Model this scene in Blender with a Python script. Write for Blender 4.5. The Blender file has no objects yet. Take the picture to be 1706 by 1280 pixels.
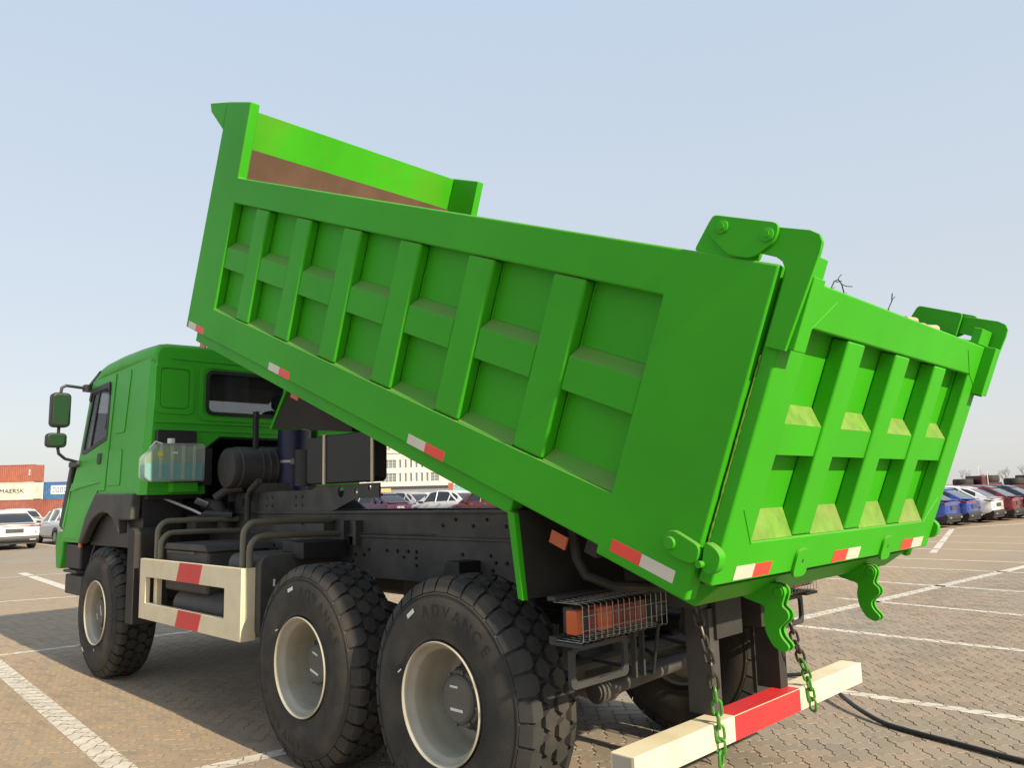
import bpy, bmesh, math, random
from math import sin, cos, pi, radians, sqrt, atan2
from mathutils import Vector, Matrix
from mathutils.geometry import tessellate_polygon
random.seed(7)
S = bpy.context.scene
COL = S.collection

# ------------------------------------------------------------------ camera
cam_d = bpy.data.cameras.new('camera'); cam = bpy.data.objects.new('camera', cam_d); COL.objects.link(cam)
CAM = Vector((-3.1845, 3.8381, 1.6272))
yaw, pitch, roll = 0.7858, 0.1384, -0.0255
F = Vector((cos(yaw)*cos(pitch), -sin(yaw)*cos(pitch), sin(pitch)))
R0 = F.cross(Vector((0, 0, 1))).normalized(); U0 = R0.cross(F)
RR = R0*cos(roll) + U0*sin(roll); UU = -R0*sin(roll) + U0*cos(roll)
cam.matrix_world = Matrix(((RR.x, UU.x, -F.x, CAM.x), (RR.y, UU.y, -F.y, CAM.y), (RR.z, UU.z, -F.z, CAM.z), (0, 0, 0, 1)))
cam_d.sensor_width = 36; cam_d.lens = 1315.691/1706*36
cam_d.clip_start = 0.05; cam_d.clip_end = 4000
S.camera = cam

# ------------------------------------------------------------------ light
SUN_EL, SUN_AZ = radians(31), radians(1.2)          # light travels towards +x, a little towards -y
W_ = bpy.data.worlds.new('World'); S.world = W_; W_.use_nodes = True
nt = W_.node_tree; nt.nodes.clear()
sky = nt.nodes.new('ShaderNodeTexSky'); sky.sky_type = 'NISHITA'; sky.sun_disc = False
sky.sun_elevation = SUN_EL; sky.sun_rotation = radians(270) + SUN_AZ
sky.air_density = 1.0; sky.dust_density = 1.6; sky.ozone_density = 1.0; sky.altitude = 0
mixn = nt.nodes.new('ShaderNodeMix'); mixn.data_type = 'RGBA'; mixn.inputs[0].default_value = 0.70
# hazy daylight: the clear sky is veiled by an even haze that is whiter towards the horizon, the same all round
tc = nt.nodes.new('ShaderNodeTexCoord'); sxyz = nt.nodes.new('ShaderNodeSeparateXYZ'); nt.links.new(tc.outputs['Generated'], sxyz.inputs[0])
hsv = nt.nodes.new('ShaderNodeValToRGB'); nt.links.new(sxyz.outputs[2], hsv.inputs[0])
hsv.color_ramp.elements[0].position = 0.0; hsv.color_ramp.elements[0].color = (7.1, 7.05, 6.95, 1)
hsv.color_ramp.elements[1].position = 0.55; hsv.color_ramp.elements[1].color = (5.9, 7.0, 8.2, 1)
bg = nt.nodes.new('ShaderNodeBackground'); bg.inputs[1].default_value = 0.095
wo = nt.nodes.new('ShaderNodeOutputWorld')
nt.links.new(sky.outputs[0], mixn.inputs[6]); nt.links.new(hsv.outputs[0], mixn.inputs[7])
nt.links.new(mixn.outputs[2], bg.inputs[0]); nt.links.new(bg.outputs[0], wo.inputs[0])
sun_d = bpy.data.lights.new('sun', 'SUN'); sun = bpy.data.objects.new('sun', sun_d); COL.objects.link(sun)
sun_d.energy = 5.0; sun_d.angle = radians(0.8); sun_d.color = (1.0, 0.87, 0.65)
LD = Vector((cos(SUN_EL)*cos(SUN_AZ), -cos(SUN_EL)*sin(SUN_AZ), -sin(SUN_EL)))
sun.rotation_mode = 'QUATERNION'; sun.rotation_quaternion = LD.to_track_quat('-Z', 'Y')
sun.location = (-20, 2, 20)
S.view_settings.view_transform = 'Standard'; S.view_settings.look = 'None'
S.view_settings.exposure = 0.38; S.view_settings.gamma = 1.0; S.view_settings.use_curve_mapping = False

# ------------------------------------------------------------------ materials
def mat(name, col, rough=0.6, metal=0.0, var=0.12, vscale=3.0, bump=0.0, bscale=60, dust=0.0, coat=0.0, spec=0.5,
        dustcol=(0.33, 0.26, 0.14), grime=0.0, grimecol=(0.2, 0.16, 0.1), gscale=6.0):
    m = bpy.data.materials.new(name); m.use_nodes = True
    n = m.node_tree; b = n.nodes['Principled BSDF']; L = n.links.new
    b.inputs['Roughness'].default_value = rough; b.inputs['Metallic'].default_value = metal
    b.inputs['Specular IOR Level'].default_value = spec
    if coat: b.inputs['Coat Weight'].default_value = coat; b.inputs['Coat Roughness'].default_value = 0.15
    g = n.nodes.new('ShaderNodeNewGeometry')
    no = n.nodes.new('ShaderNodeTexNoise'); no.inputs['Scale'].default_value = vscale; no.inputs['Detail'].default_value = 5
    L(g.outputs['Position'], no.inputs['Vector'])
    ma = n.nodes.new('ShaderNodeMapRange'); ma.inputs[1].default_value = 0.3; ma.inputs[2].default_value = 0.7
    ma.inputs[3].default_value = 1-var; ma.inputs[4].default_value = 1+var
    L(no.outputs[0], ma.inputs[0])
    mx = n.nodes.new('ShaderNodeMix'); mx.data_type = 'RGBA'; mx.blend_type = 'MULTIPLY'; mx.inputs[0].default_value = 1
    mx.inputs[6].default_value = (*col, 1); L(ma.outputs[0], mx.inputs[7])
    out = mx.outputs[2]
    if grime:
        n2 = n.nodes.new('ShaderNodeTexNoise'); n2.inputs['Scale'].default_value = gscale; n2.inputs['Detail'].default_value = 8
        L(g.outputs['Position'], n2.inputs['Vector'])
        r2 = n.nodes.new('ShaderNodeMapRange'); r2.inputs[1].default_value = 0.45; r2.inputs[2].default_value = 0.75
        r2.inputs[3].default_value = 0; r2.inputs[4].default_value = grime; L(n2.outputs[0], r2.inputs[0])
        x2 = n.nodes.new('ShaderNodeMix'); x2.data_type = 'RGBA'; L(r2.outputs[0], x2.inputs[0]); L(out, x2.inputs[6]); x2.inputs[7].default_value = (*grimecol, 1)
        out = x2.outputs[2]
    if dust:     # road dust lying on the sills and tops
        sp = n.nodes.new('ShaderNodeSeparateXYZ'); L(g.outputs['Normal'], sp.inputs[0])
        r3 = n.nodes.new('ShaderNodeMapRange'); r3.inputs[1].default_value = 0.3; r3.inputs[2].default_value = 0.7
        r3.inputs[3].default_value = 0; r3.inputs[4].default_value = dust; L(sp.outputs[2], r3.inputs[0])
        n3 = n.nodes.new('ShaderNodeTexNoise'); n3.inputs['Scale'].default_value = 4; n3.inputs['Detail'].default_value = 6
        L(g.outputs['Position'], n3.inputs['Vector'])
        m3 = n.nodes.new('ShaderNodeMath'); m3.operation = 'MULTIPLY'; L(r3.outputs[0], m3.inputs[0])
        r4 = n.nodes.new('ShaderNodeMapRange'); r4.inputs[1].default_value = 0.3; r4.inputs[2].default_value = 0.6; r4.inputs[3].default_value = 0.6
        L(n3.outputs[0], r4.inputs[0]); L(r4.outputs[0], m3.inputs[1])
        x3 = n.nodes.new('ShaderNodeMix'); x3.data_type = 'RGBA'; L(m3.outputs[0], x3.inputs[0]); L(out, x3.inputs[6]); x3.inputs[7].default_value = (*dustcol, 1)
        out = x3.outputs[2]
    L(out, b.inputs['Base Color'])
    if bump:
        bn = n.nodes.new('ShaderNodeTexNoise'); bn.inputs['Scale'].default_value = bscale; bn.inputs['Detail'].default_value = 4
        L(g.outputs['Position'], bn.inputs['Vector'])
        bp = n.nodes.new('ShaderNodeBump'); bp.inputs['Strength'].default_value = bump; bp.inputs['Distance'].default_value = 0.01
        L(bn.outputs[0], bp.inputs['Height']); L(bp.outputs[0], b.inputs['Normal'])
    return m
def glassmat(name, col, alpha, rough=0.04, trans=0.0):
    m = mat(name, col, rough, var=0.0); b = m.node_tree.nodes['Principled BSDF']; b.inputs['Alpha'].default_value = alpha
    b.inputs['Transmission Weight'].default_value = trans
    return m
M = {}
M['green'] = mat('green_paint', (0.040, 0.375, 0.008), 0.5, var=0.09, vscale=1.1, bump=0.10, bscale=3.5, dust=0.55, dustcol=(0.20, 0.19, 0.09), spec=0.22, grime=0.25, grimecol=(0.048, 0.29, 0.014), gscale=3.2)
M['dusty'] = mat('dusty_green_paint', (0.14, 0.29, 0.040), 0.75, var=0.2, vscale=14, spec=.2, grime=0.7, grimecol=(0.23, 0.24, 0.09), gscale=3.2)
M['patchy'] = mat('weathered_green_paint', (0.045, 0.385, 0.006), 0.5, var=0.1, vscale=2, spec=.25, grime=0.75, grimecol=(0.14, 0.27, 0.02), gscale=1.3)
M['cabgreen'] = mat('cab_green_paint', (0.052, 0.430, 0.026), 0.42, var=0.06, vscale=2, bump=0.03, bscale=5, dust=0.3, spec=0.25, grime=0.12, grimecol=(0.10, 0.22, 0.06), gscale=3)
M['chassis'] = mat('chassis_grey_paint', (0.062, 0.060, 0.054), 0.55, var=0.2, vscale=6, bump=0.06, bscale=30, grime=0.35, grimecol=(0.13, 0.115, 0.085))
M['dark'] = mat('black_plastic', (0.02, 0.02, 0.021), 0.5, var=0.2)
M['grey_plastic'] = mat('dark_grey_plastic', (0.055, 0.050, 0.048), 0.6, var=0.15, bump=0.05, grime=0.25, grimecol=(0.12, 0.10, 0.08))
M['rubber'] = mat('tyre_rubber', (0.030, 0.029, 0.027), 0.8, var=0.25, vscale=9, bump=0.12, bscale=70, grime=0.75, grimecol=(0.090, 0.072, 0.050), gscale=4)
M['flap'] = mat('mud_flap_rubber', (0.028, 0.025, 0.022), 0.7, var=0.2, grime=0.3, grimecol=(0.06, 0.05, 0.035))
M['letter'] = mat('tyre_lettering', (0.011, 0.011, 0.011), 0.5, var=0.1)
M['rim'] = mat('rim_grey_paint', (0.41, 0.385, 0.31), 0.45, var=0.1, vscale=5, grime=0.5, grimecol=(0.25, 0.19, 0.11), gscale=4)
M['hub'] = mat('hub_grey_paint', (0.10, 0.10, 0.09), 0.5, var=0.2, grime=0.3)
M['cream'] = mat('cream_paint', (0.78, 0.68, 0.47), 0.45, var=0.06, grime=0.25, grimecol=(0.45, 0.34, 0.18), gscale=7)
M['redp'] = mat('red_reflective_stripe', (0.68, 0.035, 0.04), 0.4, var=0.06, grime=0.12, grimecol=(0.3, 0.1, 0.06))
M['tape_red'] = mat('red_reflective_tape', (0.80, 0.06, 0.04), 0.35, var=0.05)
M['tape_white'] = mat('white_reflective_tape', (0.66, 0.62, 0.52), 0.4, var=0.06, grime=0.2, grimecol=(0.4, 0.33, 0.22))
M['orange'] = mat('orange_lens', (0.50, 0.085, 0.012), 0.25, var=0.08, coat=0.5)
M['redlens'] = mat('red_lens', (0.17, 0.010, 0.010), 0.25, var=0.08, coat=0.5)
M['wire'] = mat('galvanised_wire', (0.42, 0.41, 0.38), 0.4, metal=0.6)
M['steel'] = mat('bare_steel', (0.45, 0.45, 0.43), 0.4, metal=0.7)
M['brown'] = mat('dusty_brown_liner', (0.115, 0.062, 0.036), 0.8, var=0.2, vscale=3)
M['under'] = mat('dark_primer', (0.028, 0.022, 0.018), 0.75, var=0.2)
M['blue'] = mat('hoist_blue_paint', (0.020, 0.024, 0.085), 0.4, var=0.15)
M['chain'] = mat('chain_steel', (0.050, 0.045, 0.038), 0.45, metal=0.4, grime=0.4)
M['chaingreen'] = mat('chain_green_paint', (0.06, 0.25, 0.025), 0.45, grime=0.3, grimecol=(0.05, 0.06, 0.03))
M['pipe'] = mat('olive_pipe_paint', (0.150, 0.135, 0.095), 0.5, var=0.15)
M['white'] = mat('white_label', (0.75, 0.75, 0.72), 0.5, var=0.04)
M['yellow'] = mat('yellow_label', (0.75, 0.60, 0.04), 0.5, var=0.04)
M['mirror'] = mat('mirror_glass', (0.33, 0.34, 0.35), 0.04, metal=1.0, var=0)
M['seat'] = mat('grey_seat_fabric', (0.10, 0.10, 0.11), 0.9)
M['headliner'] = mat('dark_headliner', (0.03, 0.03, 0.032), 0.9)
M['darkgrey'] = mat('shaded_bracket_paint', (0.036, 0.036, 0.035), 0.6, var=0.2, grime=0.3, grimecol=(0.07, 0.06, 0.045))  # shade around the rear lamps is put into this darker colour
M['glass'] = glassmat('cab_glass', (0.02, 0.03, 0.035), 0.38)
def tankmat():
    m = mat('translucent_tank_plastic', (0.62, 0.66, 0.60), 0.35, var=0.05); b = m.node_tree.nodes['Principled BSDF']
    b.inputs['Alpha'].default_value = 0.30
    return m
M['tank'] = tankmat()
M['coolant'] = mat('teal_coolant', (0.010, 0.36, 0.36), 0.3, var=0.05)

# ------------------------------------------------------------------ mesh helpers
class MB:
    def __init__(s, T=None): s.v = []; s.f = []; s.mi = []; s.T = T; s.k = 0
    def add(s, vs, fs):
        o = len(s.v); s.v += [tuple(s.T @ Vector(p)) if s.T else tuple(p) for p in vs]
        s.f += [tuple(i+o for i in f) for f in fs]; s.mi += [s.k]*len(fs); return s
    def box(s, x0, x1, y0, y1, z0, z1):
        return s.add([(x, y, z) for x in (x0, x1) for y in (y0, y1) for z in (z0, z1)],
                     [(0, 1, 3, 2), (4, 6, 7, 5), (0, 4, 5, 1), (2, 3, 7, 6), (0, 2, 6, 4), (1, 5, 7, 3)])
    def prism(s, pts, axis, a, b, holes=()):
        loops = [list(pts)]+[list(h) for h in holes]
        def P(p, t): return {'x': (t, p[0], p[1]), 'y': (p[0], t, p[1]), 'z': (p[0], p[1], t)}[axis]
        flat = [p for l in loops for p in l]; n = len(flat)
        vs = [P(p, a) for p in flat]+[P(p, b) for p in flat]; fs = []
        if holes:
            for t in tessellate_polygon([[Vector((p[0], p[1], 0)) for p in l] for l in loops]): fs += [tuple(t), tuple(i+n for i in reversed(t))]
        else: fs += [tuple(range(n)), tuple(reversed(range(n, 2*n)))]
        o = 0
        for l in loops:
            m = len(l)
            for i in range(m): fs.append((o+i, o+(i+1) % m, n+o+(i+1) % m, n+o+i))
            o += m
        return s.add(vs, fs)
    def tube(s, path, r, n=8, closed=False, caps=True):
        P = [Vector(p) for p in path]; m = len(P); rings = []; up = None
        for i, p in enumerate(P):
            a = P[(i-1) % m] if (closed or i) else p; b = P[(i+1) % m] if (closed or i < m-1) else p
            t = (b-a).normalized()
            if up is None: up = Vector((0, 0, 1)) if abs(t.z) < 0.9 else Vector((1, 0, 0))
            u = (up-t*up.dot(t)).normalized(); up = u; w = t.cross(u)
            rr = r[i] if isinstance(r, (list, tuple)) else r
            rings.append([p+(u*cos(2*pi*k/n)+w*sin(2*pi*k/n))*rr for k in range(n)])
        vs = [q for g in rings for q in g]; fs = []
        for i in range(m if closed else m-1):
            j = (i+1) % m
            for k in range(n): fs.append((i*n+k, i*n+(k+1) % n, j*n+(k+1) % n, j*n+k))
        if caps and not closed: fs += [tuple(range(n)), tuple((m-1)*n+k for k in reversed(range(n)))]
        return s.add(vs, fs)
    def cyl(s, a, b, r, n=16): return s.tube([a, b], r, n)
    def lathe(s, prof, c, axis='y', n=32, closed=False, caps=True):
        # prof: (r, h) pairs, h along axis
        vs = []; m = len(prof)
        for k in range(n):
            ca, sa = cos(2*pi*k/n), sin(2*pi*k/n)
            for r, h in prof:
                vs.append({'y': (c[0]+r*ca, c[1]+h, c[2]+r*sa), 'x': (c[0]+h, c[1]+r*ca, c[2]+r*sa), 'z': (c[0]+r*ca, c[1]+r*sa, c[2]+h)}[axis])
        fs = []
        for k in range(n):
            k2 = (k+1) % n
            for i in range(m if closed else m-1): j = (i+1) % m; fs.append((k*m+i, k*m+j, k2*m+j, k2*m+i))
        if not closed and caps:
            for i in (0, m-1):
                if prof[i][0] > 1e-6: fs.append(tuple(k*m+i for k in range(n)))
        return s.add(vs, fs)
    def obj(s, name, mats, parent=None, bevel=0, seg=2, angle=32, smooth=True):
        me = bpy.data.meshes.new(name); me.from_pydata(s.v, [], s.f)
        if not isinstance(mats, (list, tuple)): mats = [mats]
        for m in mats: me.materials.append(M[m] if isinstance(m, str) else m)
        for p, k in zip(me.polygons, s.mi): p.material_index = k
        bm = bmesh.new(); bm.from_mesh(me); bmesh.ops.remove_doubles(bm, verts=bm.verts, dist=1e-5)
        bmesh.ops.recalc_face_normals(bm, faces=bm.faces); bm.to_mesh(me); bm.free()
        o = bpy.data.objects.new(name, me); COL.objects.link(o)
        if smooth:
            me.polygons.foreach_set('use_smooth', [True]*len(me.polygons)); me.set_sharp_from_angle(angle=radians(angle))
        if bevel:
            b = o.modifiers.new('bevel', 'BEVEL'); b.width = bevel; b.segments = seg; b.limit_method = 'ANGLE'; b.angle_limit = radians(35)
            b.harden_normals = True; b.use_clamp_overlap = True
        if parent: o.parent = parent
        return o
def rrect(x0, x1, y0, y1, r, n=4):
    p = []
    for cx, cy, a in ((x1-r, y1-r, 0), (x0+r, y1-r, 90), (x0+r, y0+r, 180), (x1-r, y0+r, 270)):
        for k in range(n+1): t = radians(a+90*k/n); p.append((cx+r*cos(t), cy+r*sin(t)))
    return p
def rpoly(pts, r, n=3):
    out = []; m = len(pts)
    for i in range(m):
        a, b, c = Vector(pts[i-1]), Vector(pts[i]), Vector(pts[(i+1) % m])
        d1 = (a-b); d2 = (c-b); k = min(r, d1.length*.45, d2.length*.45)
        p = b+d1.normalized()*k; q = b+d2.normalized()*k
        for j in range(n+1): t = j/n; out.append(tuple((1-t)**2*p+2*t*(1-t)*b+t*t*q))
    return out
def thing(name, label, cat, loc=(0, 0, 0), rz=0, group=None):
    o = bpy.data.objects.new(name, None); COL.objects.link(o); o.location = loc; o.rotation_euler = (0, 0, rz)
    o.empty_display_size = .2
    return tag(o, label, cat, group)
def tag(o, label, cat, group=None):
    o['label'] = label; o['category'] = cat
    if group: o['group'] = group
    return o
def struct(o): o['kind'] = 'structure'; return o
def stuff(o): o['kind'] = 'stuff'; return o
def copy_tree(o, parent=None):
    c = o.copy(); COL.objects.link(c)
    if parent: c.parent = parent
    for ch in list(o.children): copy_tree(ch, c)
    return c
def text_mesh(s, size):
    cu = bpy.data.curves.new('lettering', 'FONT'); cu.body = s; cu.size = size; cu.align_x = 'CENTER'
    o = bpy.data.objects.new('lettering', cu); COL.objects.link(o)
    me = bpy.data.meshes.new_from_object(o); bpy.data.objects.remove(o); bpy.data.curves.remove(cu)
    vs = [tuple(v.co) for v in me.vertices]; fs = [tuple(p.vertices) for p in me.polygons]
    bpy.data.meshes.remove(me); return vs, fs

# ------------------------------------------------------------------ ground: interlocking pavers
def groundmat(name, attr):
    m = bpy.data.materials.new(name); m.use_nodes = True; n = m.node_tree; b = n.nodes['Principled BSDF']; L = n.links.new
    b.inputs['Roughness'].default_value = 0.85; b.inputs['Specular IOR Level'].default_value = 0.25
    g = n.nodes.new('ShaderNodeNewGeometry')
    def noise(sc, det=5, rough=.55):
        k = n.nodes.new('ShaderNodeTexNoise'); k.inputs['Scale'].default_value = sc; k.inputs['Detail'].default_value = det; k.inputs['Roughness'].default_value = rough
        L(g.outputs['Position'], k.inputs['Vector']); return k.outputs[0]
    def rng(x, a, b_, c=0., d=1.):
        k = n.nodes.new('ShaderNodeMapRange'); L(x, k.inputs[0])
        for i, v in enumerate((a, b_, c, d)): k.inputs[i+1].default_value = v
        return k.outputs[0]
    def mix(f, a, c, blend='MIX'):
        k = n.nodes.new('ShaderNodeMix'); k.data_type = 'RGBA'; k.blend_type = blend
        for s_, v in ((k.inputs[0], f), (k.inputs[6], a), (k.inputs[7], c)):
            if hasattr(v, 'links') or hasattr(v, 'is_linked'): L(v, s_)
            else: s_.default_value = v
        return k.outputs[2]
    c = mix(rng(noise(0.35), .42, .6), (0.285, 0.220, 0.165, 1), (0.280, 0.240, 0.190, 1))
    c = mix(rng(noise(1.3, 7), 0.50, .70, 0, .68), c, (0.19, 0.170, 0.140, 1))
    c = mix(rng(noise(60, 3), .3, .7, 0, .30), c, (0.37, 0.31, 0.24, 1))
    if attr:
        a = n.nodes.new('ShaderNodeAttribute'); a.attribute_name = 'tint'
        c = mix(1.0, c, rng(a.outputs['Fac'], 0, 1, .86, 1.13), 'MULTIPLY')
        a2 = rng(a.outputs['Fac'], .55, 1, 0, .35); c = mix(a2, c, (0.31, 0.215, 0.155, 1))
    # windblown sand lying over the stones towards the front of the truck
    sp = n.nodes.new('ShaderNodeSeparateXYZ'); L(g.outputs['Position'], sp.inputs[0])
    st = n.nodes.new('ShaderNodeMapping'); st.inputs['Scale'].default_value = (1.2, 4.0, 1); st.inputs['Rotation'].default_value = (0, 0, radians(-35))
    L(g.outputs['Position'], st.inputs['Vector'])
    sn = n.nodes.new('ShaderNodeTexNoise'); sn.inputs['Scale'].default_value = 3; sn.inputs['Detail'].default_value = 7; L(st.outputs[0], sn.inputs['Vector'])
    mk = n.nodes.new('ShaderNodeMath'); mk.operation = 'MULTIPLY'; L(rng(sp.outputs[0], 1.0, 2.6), mk.inputs[0]); L(rng(sn.outputs[0], .38, .58, .15, .9), mk.inputs[1])
    mk2 = n.nodes.new('ShaderNodeMath'); mk2.operation = 'MULTIPLY'; L(mk.outputs[0], mk2.inputs[0]); L(rng(sp.outputs[0], 25, 10), mk2.inputs[1])
    c = mix(mk2.outputs[0], c, (0.37, 0.275, 0.180, 1))
    L(c, b.inputs['Base Color'])
    bp = n.nodes.new('ShaderNodeBump'); bp.inputs['Strength'].default_value = .35; bp.inputs['Distance'].default_value = .006
    L(noise(45, 6), bp.inputs['Height']); L(bp.outputs[0], b.inputs['Normal'])
    return m
M['paver'] = groundmat('concrete_paver', True)
M['farground'] = groundmat('distant_paving', False)
M['joint'] = mat('joint_sand', (0.15, 0.122, 0.090), 0.95, var=0.25, vscale=8)
M['sand'] = mat('blown_sand', (0.27, 0.19, 0.12), 0.95, var=0.2, vscale=5)
M['paint'] = mat('worn_white_line_paint', (0.62, 0.57, 0.49), 0.7, var=0.12, vscale=5, grime=0.6, grimecol=(0.33, 0.27, 0.20), gscale=9)
PX0, PX1, PY0, PY1 = -3.0, 11.0, -13.0, 3.2
m_ = MB(); m_.box(-60, 260, -330, 90, -0.30, -0.012)
ground = struct(m_.obj('ground', 'joint', smooth=False))
m_ = MB()
far = 900
m_.add([(PX0, PY0, -.003), (PX1, PY0, -.003), (PX1, PY1, -.003), (PX0, PY1, -.003), (-far, -far, -.003), (far, -far, -.003), (far, far, -.003), (-far, far, -.003)],
       [(4, 5, 1, 0), (5, 6, 2, 1), (6, 7, 3, 2), (7, 4, 0, 3)])
pav_far = struct(m_.obj('pavement', 'farground', smooth=False))
m_ = MB(); m_.prism([(1.3, PY0), (PX1, PY0), (PX1, PY1), (1.3, PY1)], 'z', -.011, -.0022)
sandbed = struct(m_.obj('sand_bed', 'sand', smooth=False))
PW = 0.1115; LR = radians(135)
EH = [(0, 0), (.36, .085), (.64, -.085), (1, 0)]
def hedge(i, j): return [(i+t, j+o) for t, o in EH]
def vedge(i, j): return [(i-o, j+t) for t, o in EH]
def brick_outline(i, j, hor):
    if hor: segs = [hedge(i, j), hedge(i+1, j), vedge(i+2, j), hedge(i+1, j+1)[::-1], hedge(i, j+1)[::-1], vedge(i, j)[::-1]]
    else: segs = [hedge(i, j), vedge(i+1, j), vedge(i+1, j+1), hedge(i, j+2)[::-1], vedge(i, j+1)[::-1], vedge(i, j)[::-1]]
    return [p for s_ in segs for p in s_[:-1]]
def offset(poly, d):
    n = len(poly); out = []
    for i in range(n):
        a, b, c = poly[i-1], poly[i], poly[(i+1) % n]
        e1 = Vector((b[0]-a[0], b[1]-a[1])).normalized(); e2 = Vector((c[0]-b[0], c[1]-b[1])).normalized()
        n1 = Vector((-e1.y, e1.x)); n2 = Vector((-e2.y, e2.x)); m = (n1+n2); m = m/max(.4, m.dot(n1))
        out.append((b[0]+m.x*d, b[1]+m.y*d))
    return out
OUT = {}
for hor in (True, False):
    o_ = brick_outline(0, 0, hor)
    OUT[hor] = (offset(o_, .0050/PW), offset(o_, .0008/PW))
CL, SL = cos(LR), sin(LR)
def l2w(p): return (PW*(p[0]*CL-p[1]*SL), PW*(p[0]*SL+p[1]*CL))
def proj(P):
    v = Vector(P)-CAM; z = v.dot(F)
    return (853+1315.7*v.dot(RR)/z, 640-1315.7*v.dot(UU)/z, z) if z > .1 else (0, 9e9, z)
LINES = [  # painted lines: a, b, width
    ((7.2, 1.62), (-1.8, 2.20), .17), ((7.42, 3.0), (6.95, -1.6), .11), ((2.02, 3.0), (1.35, -1.5), .13),
    ((19.5, -1.60), (12.4, -1.02), .20), ((13.75, 2.4), (12.3, -2.0), .12), ((18.7, 2.4), (18.0, -5.0), .12),
    ((2.0, -2.56), (-3.0, -2.69), .13), ((1.95, -5.31), (-2.6, -5.17), .13), ((1.9, -7.86), (-1.5, -7.44), .13), ((6.5, -10.53), (-1.6, -9.80), .14),
    ((6.0, -12.73), (-1.5, -12.80), .14), ((6.0, -14.68), (-1.5, -14.92), .14), ((6.0, -17.6), (-1.0, -17.9), .14), ((6.0, -20.2), (-1.0, -20.6), .15), ((6.0, -23), (-1.0, -23.5), .15),
    ((1.62, -4.2), (0.78, -15.4), .17), ((7.1, -24.5), (4.2, -34.0), .2), ((3.3, -16.5), (6.2, -28.0), .16), ((38, -6.3), (30, -5.8), .15)]
def clip(poly, a, b, w):
    a = Vector(a); b = Vector(b); t = (b-a).normalized(); nn = Vector((-t.y, t.x))
    for nrm, off in ((t, -t.dot(a)), (-t, t.dot(b)), (nn, -nn.dot(a)+w/2), (-nn, nn.dot(a)+w/2)):
        out = []
        for i in range(len(poly)):
            p, q = Vector(poly[i-1]), Vector(poly[i]); dp, dq = nrm.dot(p)+off, nrm.dot(q)+off
            if (dp >= 0) != (dq >= 0): r = p+(q-p)*(dp/(dp-dq)); out.append(tuple(r))
            if dq >= 0: out.append(tuple(q))
        poly = out
        if len(poly) < 3: return []
    return poly
bricks = []
for j in range(-140, 150):
    for i in range(-140, 150):
        k = (i-j) % 4
        if k == 0: hor = True
        elif k == 3: hor = False
        else: continue
        c = l2w((i+1, j+.5) if hor else (i+.5, j+1))
        if not (PX0 < c[0] < PX1 and PY0 < c[1] < PY1): continue
        px, py, z = proj((c[0], c[1], 0))
        if z < .5 or not (-420 < px < 2130 and py < 1640): continue
        vis = (-20 < px < 1730 and py < 1300)
        hid = (300 < px < 1230 and py < 1235 and not (960 < px < 1330 and py > 1120)) or (1.0 > c[0] > -0.6 and .8 < c[1] < 1.3)
        dist = (Vector((c[0], c[1], 0))-CAM).length
        bricks.append((dist + (0 if vis else 100) + (30 if hid else 0), i, j, hor))
bricks.sort()
linemb = [MB() for _ in LINES]
field_v, field_f, field_t = [], [], []
rnd = random.Random(3)
for idx, (dist, i, j, hor) in enumerate(bricks):
    top, bot = OUT[hor]; n = len(top)
    tint = rnd.random(); tint = round(tint*9)/9
    dz = rnd.uniform(-.0012, .0012); tx, ty = rnd.uniform(-.006, .006), rnd.uniform(-.006, .006)
    cc = (1, .5) if hor else (.5, 1)
    def W3(p, z): return (*l2w((p[0]+i, p[1]+j)), z+dz+tx*(p[0]-cc[0])*PW+ty*(p[1]-cc[1])*PW)
    tv = [W3(p, 0) for p in top]; bv = [W3(p, -.0115) for p in bot]
    fs = [tuple(range(n))]+[(a, n+a, n+(a+1) % n, (a+1) % n) for a in range(n)]
    if idx < 300:
        c = Vector((*l2w((i+cc[0], j+cc[1])), 0))
        me = bpy.data.meshes.new('paver'); me.from_pydata([Vector(v)-c for v in tv+bv], [], fs)
        at = me.attributes.new('tint', 'FLOAT', 'FACE'); at.data.foreach_set('value', [tint]*len(fs))
        me.materials.append(M['paver']); o = bpy.data.objects.new('paver', me); COL.objects.link(o); o.location = c; o.parent = pav_far
    else:
        o0 = len(field_v); field_v += tv+bv; field_f += [tuple(a+o0 for a in f) for f in fs]; field_t += [tint]*len(fs)
    for (a, b, w), lm in zip(LINES, linemb):
        A = Vector(a); B = Vector(b); c2 = Vector(l2w((i+cc[0], j+cc[1]))); t = (B-A).normalized()
        if abs((c2-A).cross(t)) < w/2+.16 and -.2 < (c2-A).dot(t) < (B-A).length+.2:
            pl = clip([(p[0], p[1]) for p in tv], a, b, w)
            if pl: lm.add([(p[0], p[1], dz+.0022) for p in pl], [tuple(range(len(pl)))])
me = bpy.data.meshes.new('paver_field'); me.from_pydata(field_v, [], field_f)
at = me.attributes.new('tint', 'FLOAT', 'FACE'); at.data.foreach_set('value', field_t); me.materials.append(M['paver'])
pf = stuff(bpy.data.objects.new('paver_field', me)); COL.objects.link(pf); pf.parent = pav_far
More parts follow.
